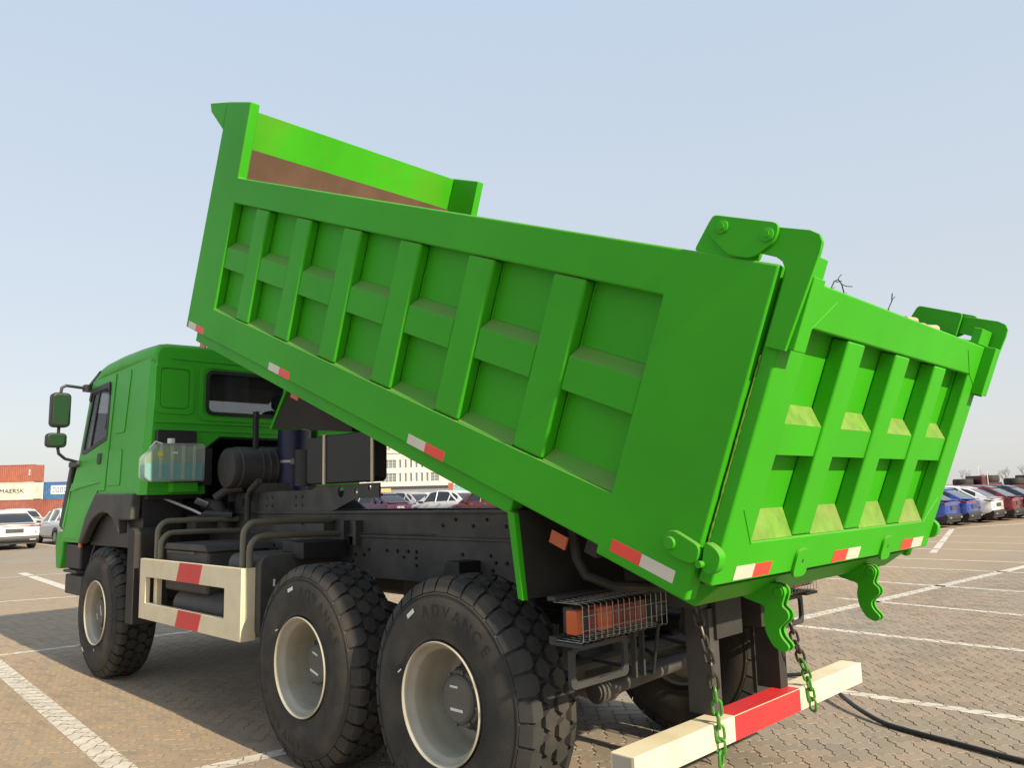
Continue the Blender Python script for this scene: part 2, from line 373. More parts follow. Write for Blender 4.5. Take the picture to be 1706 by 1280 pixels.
for (a, b, w), lm in zip(LINES, linemb):
    A = Vector(a); B = Vector(b); t = (B-A).normalized(); nn = Vector((-t.y, t.x))*w/2; nseg = int((B-A).length/.25)+1; run = None
    for s_ in range(nseg):       # outside the paver field the line is a plain sheet
        p = A+(B-A)*(s_/nseg); q = A+(B-A)*((s_+1)/nseg); mid = (p+q)/2
        if not (PX0 < mid.x < PX1 and PY0 < mid.y < PY1): lm.add([(p.x+nn.x, p.y+nn.y, .0015), (q.x+nn.x, q.y+nn.y, .0015), (q.x-nn.x, q.y-nn.y, .0015), (p.x-nn.x, p.y-nn.y, .0015)], [(0, 1, 2, 3)])
    if lm.v: struct(lm.obj('parking_line', 'paint', smooth=False))

# ------------------------------------------------------------------ the dump truck
truck = thing('dump_truck', 'green dump truck with its ribbed body tipped up at the back', 'truck')
TILT, BX, BZ = 0.3711, -1.4782, 1.2322
ct, st_ = cos(TILT), sin(TILT)
BT = Matrix(((ct, 0, -st_, BX), (0, 1, 0, 0), (st_, 0, ct, BZ), (0, 0, 0, 1)))
W = 1.207
# ---- dump body
b = MB(BT)
outer = [(.012, -.035), (.475, -.035), (.475, 0), (5.07, 0), (5.07, 1.85), (4.64, 1.85), (4.62, 1.27), (.012, 1.27)]
hole = [(.475, .235), (4.6, .235), (4.6, 1.075), (.475, 1.075)]
for s in (1, -1): b.prism(outer, 'y', s*(W-.075), s*W, [hole])
body = b.obj('dump_body', 'green', truck, bevel=.011, seg=3)
for s in (1, -1):
    b = MB(BT); b.box(.10, 5.0, s*(W-.11), s*(W-.0755), .02, 1.2); b.obj('side_sheet', 'green', body)
    for k in range(6):
        u = 1.0+.622*k
        b = MB(BT); b.box(u-.103, u+.103, s*(W-.0745), s*(W-.004), .237, 1.073); b.obj('rib', 'green', body, bevel=.016, seg=4)
        b = MB(BT); jr = random.Random(k*7+s)
        b.tube([(u-.107+jr.uniform(-.002, .002), s*(W-.073), .24+.83*t/24) for t in range(25)], [.0045+jr.uniform(-.0015, .002) for t in range(25)], 5); b.obj('weld_bead', 'green', body)
    for k in range(7):
        u0 = .477 if k == 0 else 1.0+.622*(k-1)+.105; u1 = 4.598 if k == 6 else 1.0+.622*k-.105
        b = MB(BT); b.prism([(s*(W-.0745), .57), (s*(W-.011), .57), (s*(W-.011), .725), (s*(W-.0745), .785)], 'x', u0, u1); b.obj('rail', 'green', body, bevel=.006)
        b = MB(BT); b.prism([(s*(W-.0745), .2355), (s*(W-.006), .2365), (s*(W-.0745), .295)], 'x', u0, u1); b.obj('sill', 'green', body)
    b = MB(BT); b.box(1.03, 4.9, s*1.10, s*1.178, -.082, -.001); b.obj('lower_rail', 'green', body, bevel=.008)
    b = MB(BT); b.prism([(5.072, 1.845), (5.41, 1.835), (5.36, 1.765), (5.072, 1.63)], 'y', s*(W-.03), s*(W-.001)); b.obj('gusset', 'green', body, bevel=.004)
b = MB(BT); b.box(5.01, 5.068, -W+.08, W-.08, .02, 1.84); b.obj('headboard', 'patchy', body, bevel=.004)
b = MB(BT); b.box(4.985, 5.009, -W+.085, W-.085, .1, 1.535); b.obj('headboard_liner', 'brown', body)
b = MB(BT); b.box(5.073, 5.40, -W+.032, W-.032, 1.79, 1.815); b.obj('canopy', 'green', body)
b = MB(BT); b.box(.02, 5.0, -W+.115, W-.115, .02, .05); b.obj('floor', 'brown', body)
b = MB(BT); b.box(.27, 5.0, -W+.076, W-.076, -.02, .018)
for y in (-.42, .42): b.box(.27, 5.0, y-.06, y+.06, -.20, -.021)
for k in range(9): b.box(.55+.5*k, .62+.5*k, -1.09, 1.09, -.10, -.0215)
b.obj('underframe', 'under', body)
b = MB(BT); b.prism([(.016, -.002), (.100, -.128), (.25, -.128), (.25, -.002)], 'y', -1.09, .97); b.obj('rear_sill', 'green', body, bevel=.008)
# reflective tape on the body sides
def tape(parent, T, pts, axis, a, t, m):
    b = MB(T); b.prism(pts, axis, a, a+t); return b.obj('reflective_tape', m, parent, smooth=False)
for u0, u1, u2, c0, c1 in ((1.873, 1.715, 1.55, 'tape_white', 'tape_red'), (.405, .25, .085, 'tape_red', 'tape_white'), (5.02, 4.87, 4.716, 'tape_white', 'tape_red'), (3.556, 3.40, 3.254, 'tape_white', 'tape_red')):
    for s in (1, -1):
        a = s*(W+.0004) if s > 0 else s*(W+.0016)
        tape(body, BT, [(u0, .006), (u1, .006), (u1, .058), (u0, .058)], 'y', a, .0012, c0)
        tape(body, BT, [(u1, .006), (u2, .006), (u2, .058), (u1, .058)], 'y', a, .0012, c1)
for s in (1, -1):   # dangling side reflectors under the rail
    for u in (.77, 3.32, 4.93):
        b = MB(BT); b.box(u-.05, u+.05, s*(W-.115), s*(W-.105), -.135, -.075); b.obj('side_reflector', M['orange'] if u < 1 else M['tape_red'], body)
# tipped mudguards that hang from the body
for s in (1, -1):
    b = MB(BT); b.prism([(1.035, -.06), (.985, -.06), (.80, -.41), (.835, -.415)], 'y', s*1.165, s*1.20); b.obj('mudguard_edge', 'green', body, bevel=.004)
    b = MB(BT); b.prism([(1.02, -.05), (1.00, -.05), (.81, -.41), (.825, -.412)], 'y', s*.42, s*1.163); b.obj('mudguard', 'flap', body)
    b = MB(BT); b.tube([(.80, s*1.0, -.03), (.72, s*1.0, -.18), (.66, s*.98, -.24), (.55, s*.9, -.25), (.4, s*.6, -.22)], .024, 10); b.obj('hose', 'flap', body)
# hoist housing under the front of the body
def fit3(px, py, y):
    v = F+RR*(px-853)/1315.7-UU*(py-640)/1315.7; t = (y-CAM.y)/v.y; return CAM+v*t
hp = [fit3(486, 650, .45), fit3(452, 713, .45), fit3(586, 720, .45)]
hx = [(p.x, p.z) for p in hp]
for yb in (.43, .20):
    b = MB(); b.prism([hx[0], hx[1], hx[2], (hx[2][0]+.05, hx[2][1]+.25), (hx[0][0]-.1, hx[0][1]+.18)], 'y', yb, yb+.017); b.obj('hoist_bracket', 'under', body)
b = MB(); d_ = .022; b.prism([(hx[0][0]+.03, hx[0][1]+.06), (hx[0][0]+.075, hx[0][1]+.06), (hx[1][0]+.03, hx[1][1]-.012), (hx[1][0]-.012, hx[1][1]-.012)], 'y', .19, .455); b.obj('hoist_bracket_flange', 'green', body)
# ---- tailgate
b = MB(BT)
to = [(1.18, .055), (1.18, 1.245), (-1.18, 1.245), (-1.18, .055)]; th = [(.966, .222), (.966, 1.075), (-.966, 1.075), (-.966, .222)]
b.prism(to, 'x', -.060, .004, [th]); gate = b.obj('tailgate', 'green', truck, bevel=.010, seg=3)
b = MB(BT); b.box(.0215, .04, -1.06, 1.06, .08, 1.22); b.obj('gate_sheet', 'green', gate)
b = MB(BT); b.prism([(1.06, .08), (1.06, 1.22), (-1.06, 1.22), (-1.06, .08)], 'x', .0045, .021, [th]); b.obj('gate_collar', 'green', gate, smooth=False)
rc = (.529, 0, -.529)
for y in rc: b = MB(BT); b.box(-.056, .021, y-.085, y+.085, .224, 1.073); b.obj('rib', 'green', gate, bevel=.011, seg=3)
for k in range(4):
    y1 = .964 if k == 0 else rc[k-1]-.087; y0 = -.964 if k == 3 else rc[k]+.087
    b = MB(BT); b.prism([(.021, .575), (-.045, .575), (-.045, .70), (.021, .7002)], 'y', y0, y1); b.obj('rail', 'green', gate)
    b = MB(BT); b.prism([(.021, .7005), (-.0445, .7005), (.021, .768)], 'y', y0, y1); b.obj('rail_slope', 'dusty', gate)
    b = MB(BT); b.prism([(.021, .2225), (-.055, .2235), (.021, .325)], 'y', y0, y1); b.obj('sill', 'dusty', gate)
for y0, y1, c in ((1.033, .885, 'tape_white'), (.885, .743, 'tape_red'), (.136, -.02, 'tape_red'), (-.02, -.17, 'tape_white'), (-.739, -.90, 'tape_red'), (-.90, -1.062, 'tape_white')):
    tape(gate, BT, [(y0, .068), (y1, .068), (y1, .126), (y0, .126)], 'x', -.0618, .0012, c)
for y in (.485, -.496):
    b = MB(BT); b.prism(rpoly([(y+.055, .035), (y+.065, .165), (y-.045, .165), (y-.075, .035)], .04, 4), 'x', -.0745, -.0602); b.obj('hook_plate', 'green', gate, bevel=.002)
    b = MB(BT); b.cyl((-.0752, y, .11), (-.0745, y, .11), .008, 10); b.obj('hook_plate_hole', 'dark', gate)
for s in (1, -1):
    jr = random.Random(4+s); b = MB(BT); b.tube([(.001, s*(1.181+jr.uniform(-.001, .002)), .12+.82*t/50) for t in range(51)], [.0032+jr.uniform(-.001, .0015) for t in range(51)], 5); b.obj('weld_bead', 'dusty', gate)
    for q in ([(1.15, 1.0), (.972, 1.08), (.83, 1.20)], [(1.10, .36), (.972, .216)]):
        b = MB(BT); b.tube([(-.0602, s*y, w) for y, w in q], .0028, 6); b.obj('weld_seam', 'green', gate)
for s in (1, -1):
    b = MB(BT); b.box(-.055, -.01, s*.985, s*1.160, 1.247, 1.335); b.obj('corner_box', 'green', gate, bevel=.004)
    arm = [(.12, 1.30), (.12, 1.40), (-.06, 1.405), (-.10, 1.395), (-.118, 1.37), (-.120, 1.33), (-.094, .972), (-.014, .972), (-.016, 1.22), (-.01, 1.255), (.01, 1.282), (.04, 1.295)]
    b = MB(BT); b.prism(arm, 'y', s*1.1815, s*1.1995); b.obj('gate_arm', 'green', gate, bevel=.003)
    b = MB(BT); b.box(-.118, -.0605, s*1.09, s*1.181, .98, 1.25); b.obj('arm_web', 'green', gate, bevel=.004)
    br = MB(BT); br.prism(rpoly([(.41, 1.272), (.37, 1.412), (.12, 1.412), (.12, 1.272)], .02), 'y', s*1.150, s*1.170); br.obj('arm_bracket', 'green', body, bevel=.003)
    br = MB(BT); br.prism(rpoly([(.345, 1.375), (.335, 1.415), (.05, 1.415), (.05, 1.345), (.125, 1.272), (.225, 1.272), (.33, 1.335)], .03), 'y', s*1.2005, s*1.216); br.obj('arm_bracket', 'green', body, bevel=.003)
    for u, w in ((.28, 1.373), (.086, 1.366)):
        b = MB(BT); b.lathe([(.0, .014), (.012, .014), (.012, .010), (.026, .008), (.026, 0), (0, 0)] if s > 0 else [(.0, -.014), (.012, -.014), (.012, -.010), (.026, -.008), (.026, 0), (0, 0)], (u, s*1.216, w), 'y', 20); b.obj('pin', 'green', body)
    b = MB(BT); b.prism(rpoly([(.17, .14), (.155, .195), (.125, .212), (-.003, .197), (-.003, .122), (.09, .110)], .03), 'y', s*1.208, s*1.236); b.obj('hinge_plate', 'green', body, bevel=.004)
    b = MB(BT); b.lathe([(0, s*.010), (.022, s*.010), (.026, s*.004), (.026, 0)], (.125, s*1.236, .158), 'y', 20); b.obj('hinge_pin', 'green', body)
    b = MB(BT); b.prism(rpoly([(-.006, .222), (-.055, .214), (-.086, .195), (-.091, .14), (-.06, .106), (-.03, .112), (-.02, .135)], .02), 'y', s*1.181, s*1.226); b.obj('hinge_plate', 'green', gate, bevel=.004)
    b = MB(BT); b.cyl((-.022, s*1.17, .135), (-.022, s*1.252, .135), .013, 12); b.obj('hinge_pin', 'green', gate)
# latch hooks under the rear sill
hk = [(-1.25, 1.16), (-1.40, 1.205), (-1.47, 1.20), (-1.49, 1.17), (-1.478, 1.135), (-1.465, 1.105), (-1.495, 1.085), (-1.498, 1.055), (-1.478, 1.035), (-1.445, 1.005), (-1.455, .97), (-1.495, .93), (-1.465, .902), (-1.415, .925), (-1.382, .985), (-1.375, 1.05), (-1.39, 1.10), (-1.28, 1.13)]
hk_s = rpoly(hk, .02, 2)
for yc in (.44, -.60):
    b = MB(); b.prism(hk_s, 'y', yc+.014, yc+.030); b.prism(hk_s, 'y', yc-.030, yc-.014)
    b.cyl((-1.455, yc-.034, 1.165), (-1.455, yc+.034, 1.165), .022, 14); b.cyl((-1.465, yc-.02, 1.065), (-1.465, yc+.02, 1.065), .014, 10)
    b.obj('latch_hook', 'green', truck, bevel=.002)

# ---- chassis
for s in (1, -1):
    b = MB()
    b.box(-1.02, 6.3, s*.34, s*.42, 1.05, 1.35); b.box(-.95, 4.0, s*.335, s*.405, 1.352, 1.518); b.box(-1.0, 6.2, s*.30, s*.435, 1.338, 1.356)
    b.box(-.95, 4.0, s*.30, s*.43, 1.511, 1.527)
    fr = b.obj('frame_rail', 'chassis', truck, bevel=.003)
    b = MB(); rr_ = random.Random(5)
    for row, z in enumerate((1.47, 1.43, 1.25, 1.21, 1.16)):
        x = -.7+.13*row
        while x < 3.4:
            if (row < 2 and x < 1.0) or rr_.random() < .35: b.lathe([(0, s*.012), (.011, s*.012), (.013, 0)], (x, s*(.405 if row < 2 else .42), z), 'y', 6)
            x += .30 if row < 2 else .09+.05*rr_.random()
    stuff(b.obj('bolts', 'dark', fr))
    b = MB()   # U profile bracket and cleats on the rail
    b.box(2.02, 2.06, s*.406, s*.47, 1.28, 1.46); b.box(1.86, 1.90, s*.406, s*.47, 1.28, 1.46); b.box(1.90, 2.02, s*.406, s*.42, 1.28, 1.46)
    b.box(2.25, 2.50, s*.406, s*.50, 1.36, 1.46); b.box(1.0, 1.9, s*.421, s*.433, 1.365, 1.372)
    b.obj('rail_bracket', 'chassis', fr, bevel=.003)
    b = MB(); pts = [(3.97, 1.5275), (3.97, 1.70), (3.3, 1.70), (3.17, 1.62), (2.98, 1.5275)] if s < 0 else [(3.97, 1.5275), (3.97, 1.70), (2.6, 1.70), (2.5, 1.735), (1.66, 1.735), (1.66, 1.625), (1.955, 1.625), (2.29, 1.5275)]
    b.prism(pts, 'y', s*.385, s*.40, [[(3.82, 1.57), (3.82, 1.65), (3.70, 1.65), (3.70, 1.57)]] if s < 0 else [[(3.82, 1.57), (3.82, 1.65), (3.70, 1.65), (3.70, 1.57)], [(2.17+.045*cos(t*pi/5), 1.675+.045*sin(t*pi/5)) for t in range(10)], [(1.96+.026*cos(t*pi/4), 1.68+.026*sin(t*pi/4)) for t in range(8)], [(1.78+.022*cos(t*pi/4), 1.70+.022*sin(t*pi/4)) for t in range(8)]])
    for x in (2.75, 2.85, 3.25, 3.35):
        for z in (1.58, 1.65): b.lathe([(0, s*.01), (.012, s*.01), (.014, 0)], (x, s*.40, z), 'y', 6)
    b.obj('hoist_plate', 'chassis', fr)
for x in (-.98, .1, 1.35, 2.4, 3.9): b = MB(); b.box(x, x+.08, -.339, .339, 1.08, 1.33); b.obj('cross_member', 'chassis', truck)
b = MB(); b.box(3.35, 3.9, -.384, .384, 1.56, 1.60); b.obj('hoist_floor', 'chassis', truck)
# hydraulic oil tank with its two light straps
b = MB(); b.prism(rrect(1.68, 2.62, 1.745, 2.125, .05), 'y', .31, .44); ot = b.obj('oil_tank', 'dark', truck, bevel=.012)
for x in (1.665, 2.325):
    b = MB(); b.prism(rrect(1.665, 2.385, 1.74, 2.132, .05), 'x', 0, 0) if False else None
    b.box(x, x+.03, .4405, .452, 1.74, 2.13); b.box(x, x+.03, .315, .4404, 2.1265, 2.134); b.obj('tank_strap', 'cream', ot)
b = MB(); b.cyl((2.95, .25, 1.74), (2.95, .25, 2.05), .10, 16); b.obj('oil_filter', 'dark', truck)
# telescopic hoist
b = MB(); b.cyl((3.62, 0, 1.62), (3.59, 0, 2.28), .155, 28); hz = b.obj('hoist_cylinder', 'blue', truck)
b = MB(); b.cyl((3.59, 0, 2.28), (3.55, 0, 3.0), .12, 24); b.cyl((3.55, 0, 3.0), (3.52, 0, 3.45), .09, 24); b.obj('hoist_stage', 'steel', hz)
b = MB(); b.lathe([(.157, -.012), (.166, -.012), (.166, .012), (.157, .012)], (3.605, 0, 1.98), 'z', 28, closed=True); b.box(3.36, 3.43, .09, .13, 1.95, 2.0); b.obj('hoist_band', 'wire', hz)
b = MB(); b.prism([(3.70, 1.62), (3.66, 2.3), (3.52, 2.3), (3.55, 1.62)], 'y', -.215, -.195); b.obj('hoist_support', 'green', hz, bevel=.004)
b = MB(); b.prism([(3.46, 3.2), (3.28, 3.2), (3.28, 3.6), (3.46, 3.6)], 'y', -.15, .15); b.obj('hoist_eye', 'green', hz, bevel=.004)
b = MB(); b.cyl((3.70, .34, 1.62), (3.70, .34, 2.45), .028, 10); b.box(3.66, 3.74, .31, .37, 1.78, 1.92); b.obj('hydraulic_pipe', 'dark', truck)
b = MB(); b.box(3.72, 3.80, .36, .44, 1.76, 1.83); b.tube([(3.74, .40, 1.83), (3.735, .40, 1.92), (3.71, .38, 1.98)], .022, 8); b.obj('hydraulic_valve', 'steel', truck)
# air filter drum behind the cab
b = MB(); b.lathe([(0, .60), (.13, .60), (.175, .59), (.186, .57), (.186, .52), (.196, .51), (.196, -.25), (.18, -.27), (0, -.27)], (3.76, 0, 1.925), 'y', 36)
for k in range(5): b.lathe([(.197, 0), (.203, .006), (.203, .02), (.197, .026)], (3.76, .30-.07*k, 1.925), 'y', 36, closed=True)
af = b.obj('air_filter', 'grey_plastic', truck)
for x in (3.5, 3.95): b = MB(); b.box(x, x+.055, -.2, .45, 1.62, 1.78); b.obj('filter_bracket', 'chassis', af)
# engine and gearbox seen under and behind the cab
b = MB(); b.prism(rrect(-.33, .33, 1.15, 2.1, .1), 'x', 4.25, 5.6); b.box(4.45, 6.1, -.70, .70, 1.1, 1.64); b.box(3.95, 4.3, -.3, .3, 1.2, 1.8); b.obj('engine', 'dark', truck, bevel=.01)
b = MB()
b.tube([(4.25, .55, 1.60), (4.0, .55, 1.58), (3.92, .55, 1.5)], .06, 12); b.tube([(3.9, .62, 1.66), (3.82, .55, 1.73), (3.7, .45, 1.75)], .04, 10)
b.tube([(3.55, .48, 1.46), (3.55, .48, 1.66), (3.50, .48, 1.72), (3.38, .46, 1.80)], .028, 10)
b.tube([(4.2, .7, 1.45), (3.95, .68, 1.52), (3.8, .5, 1.5)], .03, 8); b.box(4.0, 4.2, .45, .75, 1.38, 1.50); b.cyl((3.95, .5, 1.38), (3.95, .5, 1.55), .07, 14)
b.obj('engine_pipes', 'grey_plastic', truck)
b = MB(); b.tube([(4.3, .95, 1.68), (4.05, .75, 1.55), (3.95, .6, 1.45)], .014, 8); b.cyl((4.08, .62, 1.60), (4.08, .72, 1.64), .03, 10); b.obj('cab_stay', 'steel', truck)
# axles, springs, shafts
for x in (0, 1.35, 5.175):
    b = MB(); b.tube([(x, -.95, .60), (x, -.6, .60), (x, -.38, .60), (x, .38, .60), (x, .6, .60), (x, .95, .60)], [.075, .075, .09, .09, .075, .075], 14)
    b.lathe([(0, -.24), (.12, -.22), (.2, -.1), (.21, 0), (.2, .1), (.12, .22), (0, .24)], (x, .0, .60), 'x', 20)
    ax = b.obj('axle', 'chassis', truck)
    for s in (1, -1):
        b = MB(); b.cyl((x-.28, s*.58, .78), (x-.10, s*.58, .78), .085, 16); b.cyl((x-.10, s*.58, .78), (x, s*.58, .68), .02, 8); b.obj('brake_chamber', 'dark', ax)
for s in (1, -1):
    b = MB()
    for k in range(7): b.box(-.15-.10*0+.09*k-.05, 1.5-.09*k+.05, s*.46, s*.56, .70+.028*k, .725+.028*k)
    b.obj('leaf_spring', 'dark', truck)
    b = MB(); b.prism([(.55, 1.05), (.55, 1.22), (.68, 1.22), (.80, .90), (.5, .86)], 'y', s*.42, s*.60); b.box(.45, .85, s*.43, s*.62, .82, .86); b.obj('spring_seat', 'dark', truck, bevel=.005)
b = MB(); b.cyl((.2, 0, .66), (1.15, 0, .66), .055, 14); b.cyl((1.55, 0, .68), (4.2, 0, 1.0), .06, 14); b.obj('prop_shaft', 'chassis', truck)
b = MB(); b.cyl((-.35, .75, .72), (-.35, -.75, .72), .035, 10); b.cyl((-.45, .35, .80), (-.2, -.5, .92), .03, 10); b.cyl((-.5, .62, .62), (-.5, -.45, .66), .045, 12); b.lathe([(0, -.06), (.06, -.06), (.06, .06), (0, .06)], (-.5, .55, .62), 'y', 14); b.obj('torque_rods', 'chassis', truck)
b = MB(); b.tube([(-.9, .3, .95), (-.8, .2, .8), (-.6, .2, .74), (-.3, .1, .8)], .012, 6); b.tube([(-.95, .1, 1.0), (-.85, .05, .78), (-.5, 0, .8)], .012, 6); b.tube([(-.9, .6, 1.0), (-.82, .55, .75), (-.4, .5, .75)], .01, 6); b.obj('brake_lines', 'dark', truck)
# far and near mud flap behind the rear axle
# ---- wheels
def tyre_mb(axis_c):
    b = MB()
    hw = .19
    prof = [(.285, hw-.03), (.305, hw-.012), (.312, hw-.002), (.318, hw-.002), (.33, hw-.006), (.36, hw+.001), (.40, hw+.006), (.45, hw+.006), (.50, hw-.002), (.528, hw-.012), (.531, hw-.007), (.538, hw-.009), (.541, hw-.019), (.575, hw-.034), (.588, hw-.055),
            (.592, 0)]
    full = prof+[(r, -h) for r, h in reversed(prof[:-1])]
    b.lathe(full, (0, 0, 0), 'y', 72, caps=False)
    N = 34; R0_, R1_ = .588, .617
    def block(poly, r0, r1, ins):
        c = (sum(p[0] for p in poly)/len(poly), sum(p[1] for p in poly)/len(poly))
        n = len(poly); vs = []
        for rad, k in ((r0, 1.0), (r1, ins)):
            for a, y in poly:
                a2 = c[0]+(a-c[0])*k; y2 = c[1]+(y-c[1])*k; vs.append((rad*cos(a2), y2, rad*sin(a2)))
        b.add(vs, [tuple(range(n, 2*n))]+[(i, (i+1) % n, n+(i+1) % n, n+i) for i in range(n)])
    st = 2*pi/N; g = .012
    for k in range(N):
        a = k*st
        for s in (1, -1):
            a0 = a+(st/2 if s < 0 else 0)
            h = st*.44    # centre hexagons
            block([(a0-h*.55, s*.006), (a0+h*.55, s*.006), (a0+h*1.05, s*.045), (a0+h*.55, s*.084), (a0-h*.55, s*.084), (a0-h*1.05, s*.045)], R0_-.004, R1_, .93)
            a1 = a0+st/2; h = st*.43   # shoulder lugs that wrap over the edge
            vs = []
            for an in (a1-h, a1+h):
                w = 0
                for r, y in ((.580, .082), (R1_, .096), (R1_-.002, .128), (R1_-.014, .148), (.572, .166), (.545, .179), (.545, .160)):
                    aa = an
                    if y < .1: aa = a1+(an-a1)*.62
                    vs.append((r*cos(aa), s*y, r*sin(aa)))
            n = 7; fs = [tuple(range(n)), tuple(reversed(range(n, 2*n)))]+[(i, (i+1) % n, n+(i+1) % n, n+i) for i in range(n)]
            b.add(vs, fs)
    return b
def wheel_proto(dd=0.0, front=False):
    # origin at the hub centre; outer face towards +y; rim flange plane at y = +.145
    b = MB()
    b.lathe([(.290, .175), (.297, .188), (.302, .197), (.297, .203), (.288, .197), (.281, .180), (.276, .165), (.262, .155), (.257, .14), (.254, .06), (.252, .03), (.246, .01+dd), (.240, -.05+dd), (.222, -.078+dd), (.165, -.090+dd), (.150, -.090+dd), (.150, -.097+dd), (.17, -.099+dd), (.235, -.09+dd), (.262, -.06), (.27, -.14), (.30, -.15), (.30, -.14), (.275, -.12), (.272, .13), (.285, .16)], (0, 0, 0), 'y', 64, closed=True)
    wh = b.obj('wheel', 'rim', truck, bevel=0, angle=50)
    ty = tyre_mb(None).obj('tyre', 'rubber', wh, angle=28)
    b = MB(); b.lathe([(.20, -.098), (.20, -.080), (.175, -.074), (.150, -.065), (.146, .03), (.138, .052), (.124, .056), (.118, .072), (.106, .080), (0, .080)], (0, 0, 0), 'y', 36, caps=False)
    for k in range(10):
        a = 2*pi*k/10; b.lathe([(0, -.047), (.012, -.047), (.014, -.054), (.016, -.088)], (.180*cos(a), 0, .180*sin(a)), 'y', 6)
    for k in range(8):
        a = 2*pi*k/8+.2; b.lathe([(0, .066), (.010, .066), (.011, .048)], (.131*cos(a), 0, .131*sin(a)), 'y', 6)
    hb = b.obj('hub', 'hub', wh); hb.location = (0, dd, 0)
    if front:
        for k in range(10):
            a = 2*pi*(k+.5)/10; b = MB(); b.prism([(.205*cos(a)+.026*cos(t*pi/6), .205*sin(a)+.026*sin(t*pi/6)) for t in range(12)], 'y', -.086+dd, -.078+dd); b.obj('hand_hole', 'dark', wh)
    b = MB(); b.box(-.048, .048, .0805+dd, .0825+dd, -.058, -.044); b.obj('hub_label', 'white', wh)
    b = MB(); b.box(-.01, .05, .0805+dd, .0825+dd, .055, .066); b.obj('hub_label', 'white', wh)
    for word, mid in (('ADVANCE', 72), ('ADVANCE', 252)):
        n = len(word)
        for i, ch in enumerate(word):
            vs, fs = text_mesh(ch, .088); ang = radians(mid-(i-(n-1)/2)*10.5); out = []
            for v in vs:      # seen from +y the right-hand side is -x
                r = .452+v[1]-.03; a = ang-v[0]/.452; out.append((-r*cos(a), .1975, r*sin(a)))
            b = MB(); b.add(out, fs); b.obj('letter', 'letter', wh, smooth=False)
    for aa, rr_, ww, hh in ((118, .475, .034, .011), (160, .345, .018, .004)):
        b = MB(); a = radians(aa); c = Vector((-rr_*cos(a), .1985 if aa < 150 else .1955, rr_*sin(a))); t = Vector((-cos(radians(35)), 0, sin(radians(35)))); u = Vector((t.z, 0, -t.x))
        b.add([c+t*ww+u*hh, c-t*ww+u*hh, c-t*ww-u*hh, c+t*ww-u*hh], [(0, 1, 2, 3)]); b.obj('tyre_label', 'white', wh, smooth=False)
    return wh
w0 = wheel_proto(); wf = wheel_proto(.075, True)
k = 0
for x in (0, 1.35, 5.175):
    for s in (1, -1):
        w = w0 if k == 0 else (copy_tree(w0) if x < 3 else (wf if s > 0 else copy_tree(wf)))
        yy = 1.025 if x < 3 else 1.005
        w.parent = truck; w.location = (x, s*yy, .60); w.rotation_euler = (0, (0, .35, -.25, 1.4, 2.1, .8)[k] * (1 if s > 0 else 0) - (.12 if x > 3 else 0), 0 if s > 0 else pi)
        k += 1
# ---- rear lamps in wire cages
for s in (1, -1):
    b = MB(); b.box(-.80, -.74, s*.56, s*1.11, 1.0, 1.12); lp = b.obj('tail_lamp', 'dark', truck, bevel=.008)
    segs = [(1.16, 1.105, 'orange'), (1.105, 1.075, 'dark'), (1.075, 1.01, 'redlens'), (1.01, .90, 'orange'), (.90, .82, 'redlens'), (.82, .73, 'redlens'), (.73, .645, 'redlens'), (.645, .565, 'dark')]
    for y1, y0, c in segs:
        a, c_ = sorted((s*y1, s*y0)); b = MB(); b.prism(rrect(a+.001, c_-.001, 1.008, 1.115, .012), 'x', -.862, -.8005); b.obj('lens', c, lp, bevel=.008)
    r = .0017
    for k in range(16): y = s*(.515+.042*k); b = MB(); b.tube([(-.72, y, 1.142), (-.880, y, 1.142), (-.890, y, 1.135), (-.890, y, .985), (-.880, y, .978), (-.72, y, .978)], r, 5); b.obj('cage_wire', 'wire', lp)
    for x, z in ((-.890, 1.09), (-.890, 1.03), (-.84, 1.142), (-.78, 1.142), (-.84, .978), (-.78, .978)): b = MB(); b.tube([(x, s*.51, z), (x, s*1.15, z)], r, 5); b.obj('cage_wire', 'wire', lp)
    b = MB(); b.box(-.89, -.70, s*1.0, s*1.155, .955, .972); b.obj('lamp_shelf', 'darkgrey', lp, bevel=.003)
    b = MB(); b.box(-.74, -.69, s*.46, s*1.155, 1.146, 1.165); b.obj('lamp_hood', 'darkgrey', lp, bevel=.003)
    b = MB(); b.box(-.735, -.69, s*.34, s*1.15, .958, .99); b.obj('lamp_bracket', 'darkgrey', lp, bevel=.003)
    o_ = rrect(.715, 1.13, .765, .95, .03); i_ = rrect(.748, 1.098, .795, .925, .026)
    b = MB(); b.prism([(s*p[0], p[1]) for p in o_], 'x', -.80, -.78, [[(s*p[0], p[1]) for p in i_]]); b.obj('step_frame', 'darkgrey', lp, bevel=.003)
    for y in (.655, .59): b = MB(); b.box(-.80, -.775, s*(y-.008), s*(y+.008), .74, .955); b.obj('lamp_stay', 'darkgrey', lp)
# ---- rear underrun beam, its posts and chains
b = MB(); b.box(-1.106, -.98, -1.207, 1.105, .43, .548); beam = b.obj('rear_beam', 'cream', truck, bevel=.006)
b = MB(); b.box(-1.1075, -1.1045, -.375, .31, .4335, .5445); b.box(-1.105, -.984, -.375, .31, .5475, .5495); b.obj('red_stripe', 'redp', beam, smooth=False)
b = MB(); b.box(-1.09, -.99, 1.1045, 1.107, .436, .54); b.obj('end_cap', 'steel', beam)
for s in (1, -1):
    b = MB(); b.box(-1.04, -.90, s*.30, s*.38, .546, 1.049); b.obj('beam_post', 'grey_plastic' if s > 0 else 'flap', truck, bevel=.004)
    b = MB(); b.box(-1.06, -.86, s*.10, s*.345, .90, 1.10); b.obj('frame_end', 'flap', truck, bevel=.004)  # frame end and far post: shade put in as the dark flap colour
    if s < 0: b = MB(); b.box(-.72, -.695, s*.62, s*.80, .42, .98); b.obj('mud_flap', 'flap', truck)
